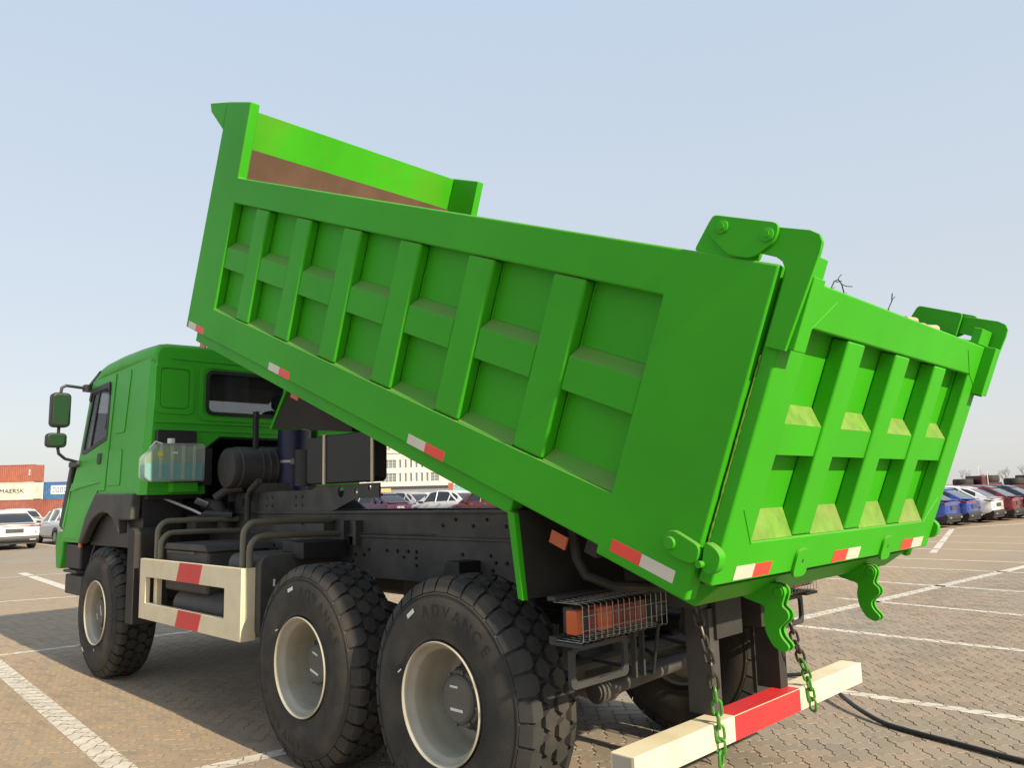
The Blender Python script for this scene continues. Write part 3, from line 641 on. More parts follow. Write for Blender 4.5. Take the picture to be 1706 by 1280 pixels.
b = MB(); b.prism(rrect(-.028, .028, -.045, .045, .028, 5), 'z', 0, 0)
def link_mesh():
    b = MB(); path = [(p[0], 0, p[1]) for p in rrect(-.020, .020, -.036, .036, .0199, 5)]
    b.tube(path, .0075, 7, closed=True); return b
lm1 = link_mesh().obj('link', 'chain'); lm2 = link_mesh().obj('link', 'chaingreen'); me1, me2 = lm1.data, lm2.data
bpy.data.objects.remove(lm1); bpy.data.objects.remove(lm2)
for path in ([(-1.03, .50, 1.13), (-1.09, .52, .95), (-1.115, .50, .80), (-1.122, .485, .62), (-1.124, .475, .50), (-1.118, .47, .36)],
             [(-1.10, -.25, 1.10), (-1.11, -.29, .95), (-1.12, -.35, .78), (-1.124, -.45, .58), (-1.124, -.48, .46), (-1.12, -.49, .40)]):
    ch = bpy.data.objects.new('chain', None); COL.objects.link(ch); ch.parent = truck
    P = [Vector(p) for p in path]; acc = 0; pos = []; step = .058
    for a, c in zip(P, P[1:]):
        L_ = (c-a).length
        while acc < L_: pos.append((a+(c-a)*(acc/L_), (c-a).normalized())); acc += step
        acc -= L_
    for i, (p, t) in enumerate(pos):
        o = bpy.data.objects.new('link', me2 if i > len(pos)*.56 else me1); COL.objects.link(o); o.parent = ch
        q = t.to_track_quat('Z', 'X'); o.rotation_mode = 'QUATERNION'
        from mathutils import Quaternion
        o.rotation_quaternion = q @ Quaternion((0, 0, 1), (.6 if i % 2 else .6+pi/2)+.15*sin(i*2.1)); o.location = p
# ---- side guards, pipes, boxes
for s in (1, -1):
    b = MB(); b.prism([(2.17, .655), (4.05, .655), (4.05, 1.155), (2.17, 1.155)], 'y', s*1.165, s*1.205, [[(2.43, .79), (3.92, .79), (3.92, 1.005), (2.43, 1.005)]])
    b.box(2.17, 2.215, s*1.09, s*1.1645, .655, 1.155); b.box(3.83, 3.88, s*1.10, s*1.15, .66, 1.15)
    sg = b.obj('side_guard', 'cream', truck, bevel=.003)
    for z0, z1 in ((1.006, 1.154), (.656, .789)):
        k = .0
        b = MB(); b.prism([(3.25-.05, z0), (2.90-.05, z0), (2.90+.06-.12, z1), (3.25+.06-.12, z1)] if False else [(3.28, z0), (2.86, z0), (2.80, z1), (3.22, z1)], 'y', s*1.2053, s*1.2068); b.obj('red_stripe', 'redp', sg, smooth=False)
    for x, z in ((3.88, 1.455), (3.80, 1.36), (2.30, 1.455), (2.20, 1.36)):
        top = 1.50 if z > 1.4 else 1.40
        b = MB(); pts = [(x, s*1.13, 1.12), (x, s*1.13, top-.13)]
        for k in range(1, 6): a = k*pi/10; pts.append((x, s*(1.13-.10*(1-cos(a))), top-.13+.10*sin(a)))
        pts += [(x-.02, s*.80, top-.03), (x-.05, s*.43, top-.04)]
        b.tube(pts, .024, 10); b.obj('guard_stay', 'pipe', truck)
# battery box, air reservoir, fuel tank (near and far alike)
for s in (1, -1):
    b = MB(); b.box(2.95, 3.78, s*.56, s*1.10, .90, 1.24); bb = b.obj('battery_box', 'grey_plastic', truck, bevel=.03, seg=3)
    b = MB(); b.prism([(3.80, 1.235), (2.93, 1.235), (2.98, 1.29), (3.74, 1.29)], 'y', s*.54, s*1.115); b.obj('battery_lid', 'grey_plastic', bb, bevel=.012)
    b = MB(); b.box(3.15, 3.7, s*1.1155, s*1.122, 1.215, 1.23); b.box(3.25, 3.6, s*1.10, s*1.106, 1.05, 1.07); b.obj('lid_lip', 'chassis', bb)
    b = MB(); b.lathe([(0, -.50), (.07, -.49), (.115, -.45), (.125, -.40), (.125, .40), (.115, .45), (.07, .49), (0, .50)], (3.10, s*1.0, .80), 'x', 28); b.obj('air_reservoir', 'grey_plastic', truck)
    b = MB(); b.prism(rrect(s*.52 if s > 0 else -1.10, 1.10 if s > 0 else -.52, .66, 1.24, .07), 'x', 2.10, 2.60); ft = b.obj('fuel_tank', 'pipe' if False else 'chassis', truck, bevel=.012)
    b = MB(); b.box(2.095, 2.0995, s*.985, s*1.0, 1.02, 1.07); b.obj('tank_label', 'white', ft)
    b = MB(); b.box(2.12, 2.34, s*.50, s*.80, 1.2405, 1.32); b.box(1.95, 2.10, s*.48, s*.85, 1.20, 1.32); b.obj('valve_box', 'dark', truck, bevel=.006)
    b = MB(); b.prism([(4.36, .58), (4.36, 1.37), (4.30, 1.41), (4.24, 1.41), (4.20, 1.37), (4.20, .58)], 'y', s*.90, s*1.21); b.obj('front_mud_flap', 'flap', truck, bevel=.01)

# ---- cab
LEAN = Matrix(((1, 0, 0, 0), (0, 1, -.05, .0875), (0, 0, 1, 0), (0, 0, 0, 1)))
LEANR = Matrix(((1, 0, 0, 0), (0, 1, .05, -.0875), (0, 0, 1, 0), (0, 0, 0, 1)))
cab = thing_part = None
for s, T in ((1, LEAN), (-1, LEANR)):
    b = MB(T)
    side = [(4.29, 1.70), (4.29, 2.97), (5.90, 2.93), (6.10, 2.09), (6.24, 1.86), (6.42, 1.36), (6.40, 1.24), (5.73, 1.24), (5.60, 1.50), (5.37, 1.73)]
    win = [(5.26, 2.28), (5.30, 2.80), (5.80, 2.80), (5.98, 2.20), (5.98, 2.13)]
    b.prism(side, 'y', s*1.11, s*1.15, [win])
    if s > 0: cab = b.obj('cab', 'cabgreen', truck, bevel=.006)
    else: b.obj('cab_side', 'cabgreen', cab, bevel=.006)
# roof and rear corner
def roofsec(x, dz, k=1.0): return [(x, y*k, z+dz) for y, z in ((1.089, 2.93), (1.087, 3.01), (1.075, 3.055), (1.045, 3.09), (.97, 3.105), (.5, 3.12), (0, 3.125), (-.5, 3.12), (-.97, 3.105), (-1.045, 3.09), (-1.075, 3.055), (-1.087, 3.01), (-1.089, 2.93))]
secs = [roofsec(4.178, -.075, .985), roofsec(4.186, -.03, .99), roofsec(4.205, -.008, .995), roofsec(4.24, 0), roofsec(4.6, .012), roofsec(5.1, .012), roofsec(5.6, -.01), roofsec(5.85, -.05), roofsec(5.95, -.12, .99)]
b = MB(); n = 13; b.add([p for q in secs for p in q], [(i*n+k, i*n+k+1, (i+1)*n+k+1, (i+1)*n+k) for i in range(len(secs)-1) for k in range(n-1)])
rf = b.obj('roof', 'cabgreen', cab, angle=60)
sm = rf.modifiers.new('thick', 'SOLIDIFY'); sm.thickness = .02; sm.offset = -1
# back wall with window hole and engine cut-out
back = [(1.125, 1.70), (.60, 1.70), (.62, 2.12), (.47, 2.245), (-.47, 2.245), (-.62, 2.12), (-.60, 1.70), (-1.125, 1.70), (-1.075, 2.95), (-1.04, 3.02), (-.95, 3.06), (.95, 3.06), (1.04, 3.02), (1.075, 2.95)]
wh_ = rrect(-.60, .60, 2.465, 2.865, .06)
b = MB(); b.prism(back, 'x', 4.175, 4.215, [wh_]); bw = b.obj('rear_wall', 'cabgreen', cab, bevel=.010, seg=3)
for s in (1, -1):
    b = MB(); b.add([(4.175, s*1.128, 1.70), (4.29, s*1.152, 1.70), (4.29, s*1.089, 2.96), (4.176, s*1.066, 2.985), (4.215, s*1.10, 1.70), (4.28, s*1.112, 1.70), (4.28, s*1.06, 2.95), (4.215, s*1.04, 2.95)],
                   [(0, 1, 2, 3), (4, 5, 6, 7), (0, 1, 5, 4), (1, 2, 6, 5), (2, 3, 7, 6), (3, 0, 4, 7)]); b.obj('corner_post', 'cabgreen', cab, bevel=.004)
def ridge(pts_o, pts_i, name='pressing', x=4.1745, t=.012):
    b = MB(); b.prism(pts_o, 'x', x-t, x, [pts_i]); return b.obj(name, 'cabgreen', bw, bevel=.006, seg=2)
for s in (1, -1):
    o_ = rrect(.73, 1.09, 2.44, 2.91, .06); i_ = rrect(.775, 1.045, 2.485, 2.865, .045)
    ridge([(s*p[0], p[1]) for p in o_], [(s*p[0], p[1]) for p in i_], t=.010)
    b = MB(); b.prism([(s*p[0], p[1]) for p in rrect(.785, 1.035, 2.495, 2.855, .04)], 'x', 4.164, 4.1742); b.obj('pressing', 'cabgreen', bw, bevel=.007)
ridge(rrect(-.68, .68, 2.39, 2.94, .08), rrect(-.64, .64, 2.43, 2.90, .07), t=.008)
b = MB()
b.prism(rrect(-1.09, 1.09, 2.355, 2.372, .008), 'x', 4.164, 4.1742); b.prism(rrect(-1.09, 1.09, 2.285, 2.300, .007), 'x', 4.166, 4.1742); b.prism(rrect(-.95, .95, 2.955, 2.972, .008), 'x', 4.166, 4.1742); b.obj('pressing', 'cabgreen', bw, bevel=.005)
b = MB(); b.prism(rrect(-.62, .62, 2.445, 2.885, .075), 'x', 4.160, 4.1744, [rrect(-.585, .585, 2.48, 2.85, .05)]); b.obj('window_seal', 'dark', bw, bevel=.004)
b = MB(); b.prism(rrect(-.598, .598, 2.467, 2.863, .055), 'x', 4.188, 4.194); b.obj('rear_window', 'glass', bw)
b = MB(); b.prism([(.60, 1.70), (.62, 2.12), (.47, 2.245), (-.47, 2.245), (-.62, 2.12), (-.60, 1.70), (-.58, 1.70), (-.60, 2.11), (-.46, 2.225), (.46, 2.225), (.60, 2.11), (.58, 1.70)], 'x', 4.20, 5.7); b.box(4.23, 6.2, -1.10, -.601, 1.66, 1.699); b.box(4.23, 6.2, .601, 1.10, 1.66, 1.699); b.obj('cab_floor', 'dark', cab)
# interior: headliner, seats, wheel, windscreen, front
b = MB(); b.box(4.22, 5.85, -1.03, 1.03, 2.97, 2.99); b.obj('headliner', 'headliner', cab)
for y in (.55, -.55):
    b = MB(); b.prism(rrect(y-.24, y+.24, 2.1, 2.60, .08), 'x', 4.75, 4.9); b.prism(rrect(y-.13, y+.13, 2.61, 2.78, .05), 'x', 4.78, 4.87); b.box(4.8, 5.3, y-.24, y+.24, 1.95, 2.1); b.obj('seat', 'seat', cab, bevel=.02)
b = MB(); b.lathe([(.215, -.014), (.228, -.014), (.228, .014), (.215, .014)], (5.62, .55, 2.42), 'x', 28, closed=True); b.box(5.61, 5.63, .34, .76, 2.405, 2.435); b.tube([(5.62, .55, 2.42), (5.9, .55, 2.0)], .03, 8); b.obj('steering_wheel', 'dark', cab)
b = MB(); b.prism([(5.93, 2.60), (6.09, 2.08), (6.06, 2.07), (5.80, 2.15), (5.80, 2.25)], 'y', -1.04, 1.04); b.obj('dashboard', 'headliner', cab)
fp = [(5.99, 2.93), (6.17, 2.09)]
b = MB(); b.prism([(5.955, 2.93), (5.97, 2.93), (6.135, 2.09), (6.12, 2.09)], 'y', -1.06, 1.06); b.obj('windscreen', 'glass', cab)
b = MB(); b.prism([(6.11, 2.085), (6.26, 1.85), (6.45, 1.36), (6.43, 1.24), (6.36, 1.24), (6.2, 1.80), (6.06, 2.06)], 'y', -1.12, 1.12); b.obj('front_panel', 'cabgreen', cab, bevel=.01)
b = MB(); b.prism([(6.30, 1.86), (6.50, 1.42), (6.47, 1.40), (6.27, 1.86)], 'y', -.8, .8); b.obj('grille', 'dark', cab)
b = MB(); b.prism([(5.72, 3.03), (6.12, 2.90), (6.15, 2.86), (6.13, 2.84), (5.75, 2.98)], 'y', -1.06, 1.09); b.obj('sun_visor', 'dark', cab, bevel=.008)
# doors with window, handle and panel lines
for s, T in ((1, LEAN), (-1, LEANR)):
    b = MB(T)
    dp = [(5.20, 1.76), (5.17, 2.93), (5.885, 2.885), (6.08, 2.11), (6.20, 1.87), (6.28, 1.60), (6.36, 1.28), (5.76, 1.28), (5.63, 1.52), (5.40, 1.76)]
    win = rpoly([(5.245, 2.265), (5.275, 2.84), (5.82, 2.82), (6.01, 2.16), (5.90, 2.15)], .04)
    b.prism(dp, 'y', s*1.1505, s*1.160, [win]); dr = b.obj('door', 'cabgreen', cab, bevel=.005)
    b = MB(T); wi = rpoly([(5.30, 2.30), (5.325, 2.79), (5.78, 2.775), (5.955, 2.20), (5.88, 2.20)], .03)
    b.prism(win, 'y', s*1.148, s*1.163, [wi]); b.prism([(5.60, 2.785), (5.64, 2.785), (5.77, 2.22), (5.73, 2.22)], 'y', s*1.149, s*1.164); b.prism([(5.28, 2.72), (5.30, 2.86), (5.87, 2.84), (5.90, 2.73), (5.86, 2.70), (5.82, 2.79), (5.33, 2.80)], 'y', s*1.1635, s*1.175); b.obj('window_frame', 'dark', dr, bevel=.003)
    b = MB(T); b.prism(wi, 'y', s*1.150, s*1.154); b.obj('door_window', 'glass', dr)
    b = MB(T); b.prism(rrect(5.37, 5.47, 2.03, 2.14, .02), 'y', s*1.1605, s*1.172); b.prism(rrect(6.02, 6.28, 2.03, 2.09, .02), 'y', s*1.1605, s*1.20); b.obj('handle', 'dark', dr, bevel=.004)
    b = MB(T); b.prism([(5.31, 1.845), (6.20, 1.855), (6.24, 1.79), (6.18, 1.77), (5.95, 1.80)], 'y', s*1.1605, s*1.172); b.prism([(6.22, 1.80), (6.26, 1.80), (6.40, 1.40), (6.37, 1.38)], 'y', s*1.1605, s*1.168); b.obj('door_crease', 'cabgreen', dr, bevel=.004)
    for q in ([(5.10, 2.93), (4.76, 2.92), (4.80, 2.31), (5.07, 2.31)], [(5.17, 2.16), (4.82, 2.15), (4.80, 1.80), (5.16, 1.805)]):
        b = MB(T); b.prism(rpoly(q, .035), 'y', s*1.1505, s*1.158); b.obj('side_pressing', 'cabgreen', cab, bevel=.006)
    # wheel arch fender
    b = MB(T); po = [(4.36, 1.715), (5.38, 1.735), (5.62, 1.50), (5.76, 1.235), (5.70, 1.235)]
    for k in range(0, 9): a = radians(38+k*13); po.append((5.10+.60*cos(a), 1.02+.53*sin(a)))
    po += [(4.66, 1.48), (4.36, 1.48)]
    b.prism(po, 'y', s*1.10, s*1.185); b.obj('fender', 'grey_plastic', cab, bevel=.015, seg=3)
    b = MB(); b.prism([(4.30, 1.69), (5.36, 1.69), (5.62, 1.42), (5.72, 1.2), (5.85, .95), (6.2, .95), (6.2, 1.6), (5.5, 1.69)][:5]+[(5.80, .95), (5.6, 1.62), (4.30, 1.62)][:0], 'y', s*1.06, s*1.1085) if False else b.prism([(4.31, 1.22), (4.31, 1.698), (5.39, 1.70), (5.60, 1.47), (5.72, 1.22)], 'y', s*.75, s*1.099); b.obj('wheel_well', 'dark', cab)
    b = MB(); arc = [(5.15+.74*cos(radians(a)), .62+.80*sin(radians(a))) for a in range(20, 161, 10)]
    arc2 = [(5.15+.71*cos(radians(a)), .62+.77*sin(radians(a))) for a in range(160, 19, -10)]
    b.prism(arc+arc2, 'y', s*.80, s*1.09); b.obj('wheel_liner', 'dark', cab)
    # lower front: step box, marker lamp, bumper corner
    b = MB(); b.box(5.85, 6.35, s*.85, s*1.15, .96, 1.22); b.obj('step_box', 'dark', cab, bevel=.02)
    b = MB(); b.box(5.78, 5.86, s*1.1515, s*1.175, 1.19, 1.235); b.obj('marker_lamp', 'orange', cab, bevel=.006)
    b = MB(); b.box(5.88, 6.3, s*1.06, s*1.18, .925, .955); b.box(5.80, 6.35, s*.9, s*1.14, .70, .90); b.obj('step', 'steel' if False else 'grey_plastic', cab, bevel=.01)
    b = MB(); b.prism([(6.36, 1.36), (6.62, 1.34), (6.66, 1.2), (6.60, .95), (6.46, .95), (6.40, 1.1)], 'y', s*.7, s*1.17); b.obj('bumper_corner', 'cabgreen', cab, bevel=.015)
    b = MB(); b.prism([(6.22, 2.07), (6.34, 2.05), (6.62, 1.40), (6.50, 1.36), (6.44, 1.37)], 'y', s*1.0, s*1.16); b.obj('corner_deflector', 'dark', cab, bevel=.02)
    # mirrors
    b = MB(); b.prism([(s*p[0], p[1]) for p in rrect(1.30, 1.485, 2.43, 2.79, .045)], 'x', 5.86, 5.98); mr = b.obj('mirror', 'dark', truck, bevel=.025, seg=3)
    b = MB(); b.prism([(s*p[0], p[1]) for p in rrect(1.318, 1.467, 2.455, 2.765, .03)], 'x', 5.855, 5.8595); b.obj('mirror_glass', 'mirror', mr)
    b = MB(); b.prism([(s*p[0], p[1]) for p in rrect(1.32, 1.51, 2.22, 2.37, .04)], 'x', 5.88, 5.98); b.obj('lower_mirror', 'dark', mr, bevel=.02, seg=3)
    b = MB(); b.prism([(s*p[0], p[1]) for p in rrect(1.335, 1.495, 2.238, 2.352, .03)], 'x', 5.875, 5.8795); b.obj('mirror_glass', 'mirror', mr)
    b = MB(); b.tube([(5.96, s*1.10, 2.86), (5.95, s*1.25, 2.87), (5.94, s*1.34, 2.875), (5.94, s*1.38, 2.85), (5.94, s*1.39, 2.78), (5.94, s*1.39, 2.22), (5.95, s*1.375, 2.16), (6.0, s*1.30, 2.11), (6.05, s*1.16, 2.08)], .016, 8)
    b.box(5.92, 6.02, s*1.08, s*1.16, 2.83, 2.90); b.obj('mirror_arm', 'dark', mr)
b = MB(); b.box(6.40, 6.64, -.699, .699, .80, 1.34); b.obj('front_bumper', 'cabgreen', cab, bevel=.02)
# coolant tank and its bracket
b = MB(); b.prism(rrect(.72, 1.08, 2.14, 2.285, .02), 'x', 4.10, 4.1738); b.obj('tank_bracket', 'dark', cab, bevel=.006)
tp = rpoly([(1.235, 1.85), (1.235, 2.03), (1.17, 2.085), (1.13, 2.15), (.70, 2.16), (.70, 1.815), (1.19, 1.812)], .03)
b = MB(); b.prism(tp, 'x', 3.96, 4.10)
for y in (.80, .90, 1.00, 1.10): b.prism(rrect(y-.014, y+.014, 1.83, 2.14, .01), 'x', 3.95, 3.9598)
ctk = b.obj('coolant_tank', 'tank', cab, bevel=.02, seg=3)
b = MB(); b.prism(rpoly([(1.222, 1.86), (1.222, 1.975), (.715, 1.975), (.715, 1.83), (1.18, 1.825)], .02), 'x', 3.972, 4.088); b.obj('coolant', 'coolant', ctk)
b = MB(); b.cyl((4.03, .985, 2.155), (4.03, .985, 2.20), .032, 14); b.tube([(4.03, 1.06, 2.15), (4.03, 1.12, 2.17), (4.03, 1.17, 2.11)], .008, 6); b.obj('tank_cap', 'white', ctk)
b = MB(); b.box(3.9485, 3.9495, 1.085, 1.13, 2.035, 2.075); b.obj('tank_label', 'yellow', ctk)
b = MB(); b.box(3.9470, 3.9492, .955, 1.0, 2.06, 2.075); b.obj('tank_label', 'white', ctk)
b = MB(); b.box(4.05, 4.17, .72, .95, 1.72, 1.805); b.obj('tank_shelf', 'cabgreen', cab, bevel=.004)
b = MB(); b.box(3.99, 4.17, .62, .695, 1.78, 2.12); b.obj('tank_clamp', 'dark', cab)
#--EXTRA--
# ------------------------------------------------------------------ things lying in the body and on the ground
lt = bpy.data.objects.new('loose_tyre', bpy.data.objects['tyre'].data); COL.objects.link(lt)
lt.matrix_world = BT @ Matrix.Translation((.69, .87, .672)) @ Matrix.Rotation(.10, 4, 'X')
tag(lt, 'black tyre standing inside the tipped body, just showing over the side rail', 'tyre')
def twig(pts, lab):
    b = MB(BT); P = [Vector(p) for p in pts]; rr_ = random.Random(len(pts))
    b.tube(P, .0030, 5)
    for k in range(1, len(P)-1):
        d = Vector((rr_.uniform(-.03, .03), rr_.uniform(-.07, .03), rr_.uniform(-.01, .03))); b.tube([P[k], P[k]+d*.6, P[k]+d*1.1+Vector((0, -.02, .01))], .0022, 4)
    return tag(b.obj('dry_twig', 'under'), lab, 'twig', 'dry twigs poking over the tailgate')
twig([(1.2, .7, .07), (.3, .55, .9), (.3, .30, 1.15), (.3, .16, 1.30), (.3, .145, 1.345), (.3, .11, 1.36), (.3, .06, 1.345), (.3, -.02, 1.29), (.3, -.12, 1.25)], 'bent dry twig with a hooked tip above the tailgate by the near arm')
twig([(1.3, .1, .07), (.33, .2, .9), (.32, -.02, 1.27), (.3, -.12, 1.285), (.3, -.25, 1.28), (.3, -.40, 1.275), (.3, -.5, 1.25)], 'long low dry twig lying along the tailgate top edge')
twig([(1.1, -.3, .07), (.31, -.35, .9), (.3, -.5, 1.22), (.3, -.56, 1.30), (.3, -.58, 1.36), (.3, -.555, 1.40)], 'short upright forked twig near the middle of the tailgate top')
b = MB(BT); b.cyl((.20, -.70, 1.245), (.20, -1.04, 1.285), .026, 12); b.cyl((.26, -.72, 1.285), (.30, -.98, 1.305), .022, 10); b.cyl((.27, -.66, 1.24), (.27, -1.05, 1.28), .03, 10)
M['board'] = mat('bleached_wood', (0.42, 0.33, 0.24), 0.8, var=0.25, vscale=20)
tag(b.obj('wood_offcut', 'board'), 'pale wooden poles bundled in the body beside the far tailgate arm', 'wood')
b = MB(); hp_ = [(.9, -2.3), (.55, -2.62), (.19, -2.80), (.03, -2.86), (-.10, -2.80), (-.20, -2.66), (-.389, -2.40), (-.62, -2.14), (-.854, -1.95), (-1.074, -1.845), (-1.403, -1.755), (-1.66, -1.68), (-1.95, -1.60), (-2.6, -1.35), (-3.4, -1.2)]
hs = []
for i in range(len(hp_)-1):     # catmull-rom
    p0, p1, p2, p3 = [Vector(hp_[max(0, min(len(hp_)-1, i+k))]) for k in (-1, 0, 1, 2)]
    for t in (0, .25, .5, .75):
        q = .5*((2*p1)+(-p0+p2)*t+(2*p0-5*p1+4*p2-p3)*t*t+(-p0+3*p1-3*p2+p3)*t**3); lift = .06*max(0, 1-abs((q.x+.35)/.6)); hs.append((q.x, q.y, .018+lift))
b.tube(hs, .016, 10); tag(b.obj('rubber_hose', 'dark'), 'black rubber hose snaking over the pavers behind the rear beam', 'hose')

# ------------------------------------------------------------------ parked cars
def carpaint(n, c): M[n] = mat(n, c, 0.28, var=0.03, coat=0.6)
for n, c in (('car_white', (.72, .71, .70)), ('car_blue', (.018, .055, .30)), ('car_red', (.15, .012, .020)), ('car_maroon', (.065, .026, .065)), ('car_navy', (.012, .014, .03)), ('car_silver', (.42, .42, .43))): carpaint(n, c)
M['carglass'] = mat('car_window_glass', (.018, .020, .024), 0.06, var=0, coat=.3)
M['alloy'] = mat('alloy_wheel', (.35, .35, .36), .35, metal=.6)
def lerp(xs, ys, x):
    for i in range(len(xs)-1):
        if x <= xs[i+1]: t = (x-xs[i])/(xs[i+1]-xs[i]); return ys[i]+(ys[i+1]-ys[i])*max(0, min(1, t))
    return ys[-1]
def car_proto(paint, label, loc, rz, group, letters=None, roof_black=False):
    root = thing('parked_car', label, 'car', loc, rz, group)
    sx = [-2.32, -2.29, -2.20, -2.05, -1.75, -1.38, -.9, -.3, .3, .9, 1.38, 1.8, 2.05, 2.2, 2.28]
    hw = [.78, .85, .885, .905, .925, .93, .925, .92, .92, .925, .93, .90, .84, .74, .60]
    zt = [.93, 1.02, 1.06, 1.075, 1.07, 1.05, 1.03, 1.01, 1.0, .99, .97, .90, .83, .76, .68]
    zl = [.46, .42, .39, .36, .34, .32, .30, .29, .29, .30, .32, .34, .37, .42, .48]
    n = 7; b = MB()
    for s in (1, -1):
        vs = []
        for x, w, t, l in zip(sx, hw, zt, zl):
            for y, z in ((w*.88, l), (w*.98, l+.10), (w, l+.28), (w*.985, (l+t)/2+.12), (w*1.0, t-.12), (w*.95, t-.02), (0, t+.02)): vs.append((x, s*y, z))
        m = len(sx); fs = [(i*n+k, i*n+k+1, (i+1)*n+k+1, (i+1)*n+k) for i in range(m-1) for k in range(n-1)]
        # end caps to the centre line
        for i in (0, m-1):
            o = len(vs)
            for k in range(n-1): vs.append((sx[i], 0, vs[i*n+k][2]))
            for k in range(n-2): fs.append((i*n+k, i*n+k+1, o+k+1, o+k))
            fs.append((i*n+n-2, i*n+n-1, o+n-2))
        b.add(vs, fs)
    body_ = b.obj('body', paint, root, angle=35)
    # greenhouse
    gx = [-2.12, -1.95, -1.72, -1.45, -1.15, -.75, -.25, .15, .5, .85, 1.2, 1.42]
    gt = [1.10, 1.21, 1.36, 1.50, 1.585, 1.63, 1.645, 1.635, 1.57, 1.41, 1.17, 1.0]
    gw = [.78, .80, .83, .85, .865, .875, .88, .88, .875, .865, .85, .83]
    gb = MB(); gl = MB()
    for s in (1, -1):
        for i in range(len(gx)-1):
            q = []
            for j in (i, i+1):
                x, t, w = gx[j], gt[j], gw[j]; zb = lerp(sx, zt, x)-.015; h = max(0.01, t-zb); k = min(1, h/.55)
                wt = w-(w-.60)*k
                q.append([(x, s*w, zb), (x, s*(w-(w-wt)*.12), zb+h*.12), (x, s*(wt+.02), t-.05*k), (x, s*(wt-.06), t), (x, 0, t+.012)])
            def face(a, c_, dst):
                dst.add([q[0][a], q[1][a], q[1][c_], q[0][c_]], [(0, 1, 2, 3)])
            mid = (gx[i]+gx[i+1])/2
            side_glass = -1.75 < mid < 1.0
            face(0, 1, gb); face(1, 2, gl if side_glass else gb); face(2, 3, gb)
            face(3, 4, gl if (mid < -1.25 or mid > .35) else gb)
    for s in (1, -1):   # door pillars, proud of the glass
        for x, tl in ((-1.05, -.10), (-.12, 0.02), (.92, -.38)):
            zb = lerp(sx, zt, x); t = lerp(gx, gt, x+tl)-.05
            gb.tube([(x, s*(lerp(gx, gw, x)-.012), zb), (x+tl, s*(.64+.02), t+.0)], .032, 6)
        gb.tube([(-1.72, s*.80, 1.08), (-1.30, s*.72, 1.33), (-1.0, s*.645, 1.55)], .05, 6)
    gb.obj('roof', paint, root, angle=35); gl.obj('window', 'carglass', root, angle=35)
    b = MB(); b.prism([(-1.50, 1.52), (-1.15, 1.60), (-1.13, 1.57), (-1.48, 1.485)], 'y', -.58, .58); b.obj('spoiler', paint, root)
    b = MB(); b.prism([(-2.36, 1.09), (-2.1, 1.115), (-2.1, 1.08), (-2.33, 1.06)], 'y', -.70, .70); b.obj('tail_lip', paint, root)
    for s in (1, -1):
        b = MB(); b.prism([(-2.335, .945), (-2.305, 1.0), (-2.05, 1.02), (-2.05, .96)], 'y', s*.50, s*.90); b.obj('tail_light', 'redlens', root, bevel=.01)
        b = MB(); b.prism([(-2.345, .66), (-2.335, .74), (-2.31, .74), (-2.31, .66)], 'y', s*.70, s*.74); b.obj('reflector', 'redlens', root)
        b = MB(); b.box(-2.40, -2.30, s*.50, s*.72, .375, .425); b.obj('exhaust_trim', 'steel', root)
        b = MB(); b.prism(rrect(.74, .98, .98, 1.10, .03), 'y', s*.93, s*1.10); b.obj('door_mirror', 'dark', root, bevel=.02)
        b = MB(); b.box(-.62, -.42, s*.925, s*.94, .93, .955); b.obj('handle', 'steel', root)
        b = MB(); b.box(.32, .52, s*.925, s*.94, .92, .945); b.obj('handle', 'steel', root)
    b = MB(); b.box(-2.325, -2.305, -.5, .5, .955, .985); b.obj('light_bar', 'redlens', root)
    b = MB(); b.prism([(-2.36, .34), (-2.375, .46), (-2.33, .56), (-2.0, .50), (-2.0, .30), (-2.30, .28)], 'y', -.84, .84); b.obj('lower_bumper', 'dark', root, bevel=.03)
    b = MB(); b.box(-2.348, -2.32, -.30, .30, .70, .86); b.obj('plate_recess', 'grey_plastic', root)
    b = MB(); b.box(-2.3, 2.2, -.80, .80, .22, .36); b.obj('underbody', 'dark', root)
    for x in (-1.38, 1.38):
        for s in (1, -1):
            b = MB(); b.lathe([(.20, .115), (.33, .11), (.35, .08), (.35, -.1), (.2, -.11)], (x, s*.82, .352), 'y', 28); wl = b.obj('wheel', 'rubber', root)
            b = MB(); b.lathe([(0, s*.122), (.19, s*.118), (.215, s*.118), (.215, s*.10)], (x, s*.82, .352), 'y', 20, caps=False); b.obj('rim', 'alloy', wl)
            b = MB(); a1 = [(x+.43*cos(radians(a)), .36+.43*sin(radians(a))) for a in range(0, 181, 15)]; a2 = [(x+.365*cos(radians(a)), .36+.365*sin(radians(a))) for a in range(180, -1, -15)]
            b.prism(a1+a2, 'y', s*.80, s*.945); b.obj('arch_trim', 'dark', root)
    if letters:
        b = MB(); vs, fs = text_mesh(letters, .17); b.add([(-2.352, -v[0], v[1]+.80) for v in vs], fs); b.obj('lettering', 'white', root)
        [bpy.data.objects.remove(c) for c in list(root.children) if c.name.startswith('plate_recess')]
    return root
def at(px, depth):
    a = Vector((F.x, F.y, 0)).normalized()+R0*((px-853)/1315.7); p = CAM+a*depth; return (p.x, p.y, 0)
protos = {}
def car(paint, label, loc, rz=0, group=None, letters=None):
    if letters or paint not in protos:
        r = car_proto(paint, label, loc, rz, group, letters)
        if not letters: protos[paint] = r
        return r
    c = copy_tree(protos[paint]); c.location = loc; c.rotation_euler = (0, 0, rz); c['label'] = label
    if group: c['group'] = group
    elif 'group' in c: del c['group']
    return c
g1 = 'cars parked in the row on the right'
car('car_blue', 'blue coupe suv in the right-hand row, half hidden by the tailgate edge', (8.55, -28.35, 0), 0, g1)
car('car_blue', 'blue coupe suv in the right-hand row, next to the white one', (8.45, -30.55, 0), 0, g1)
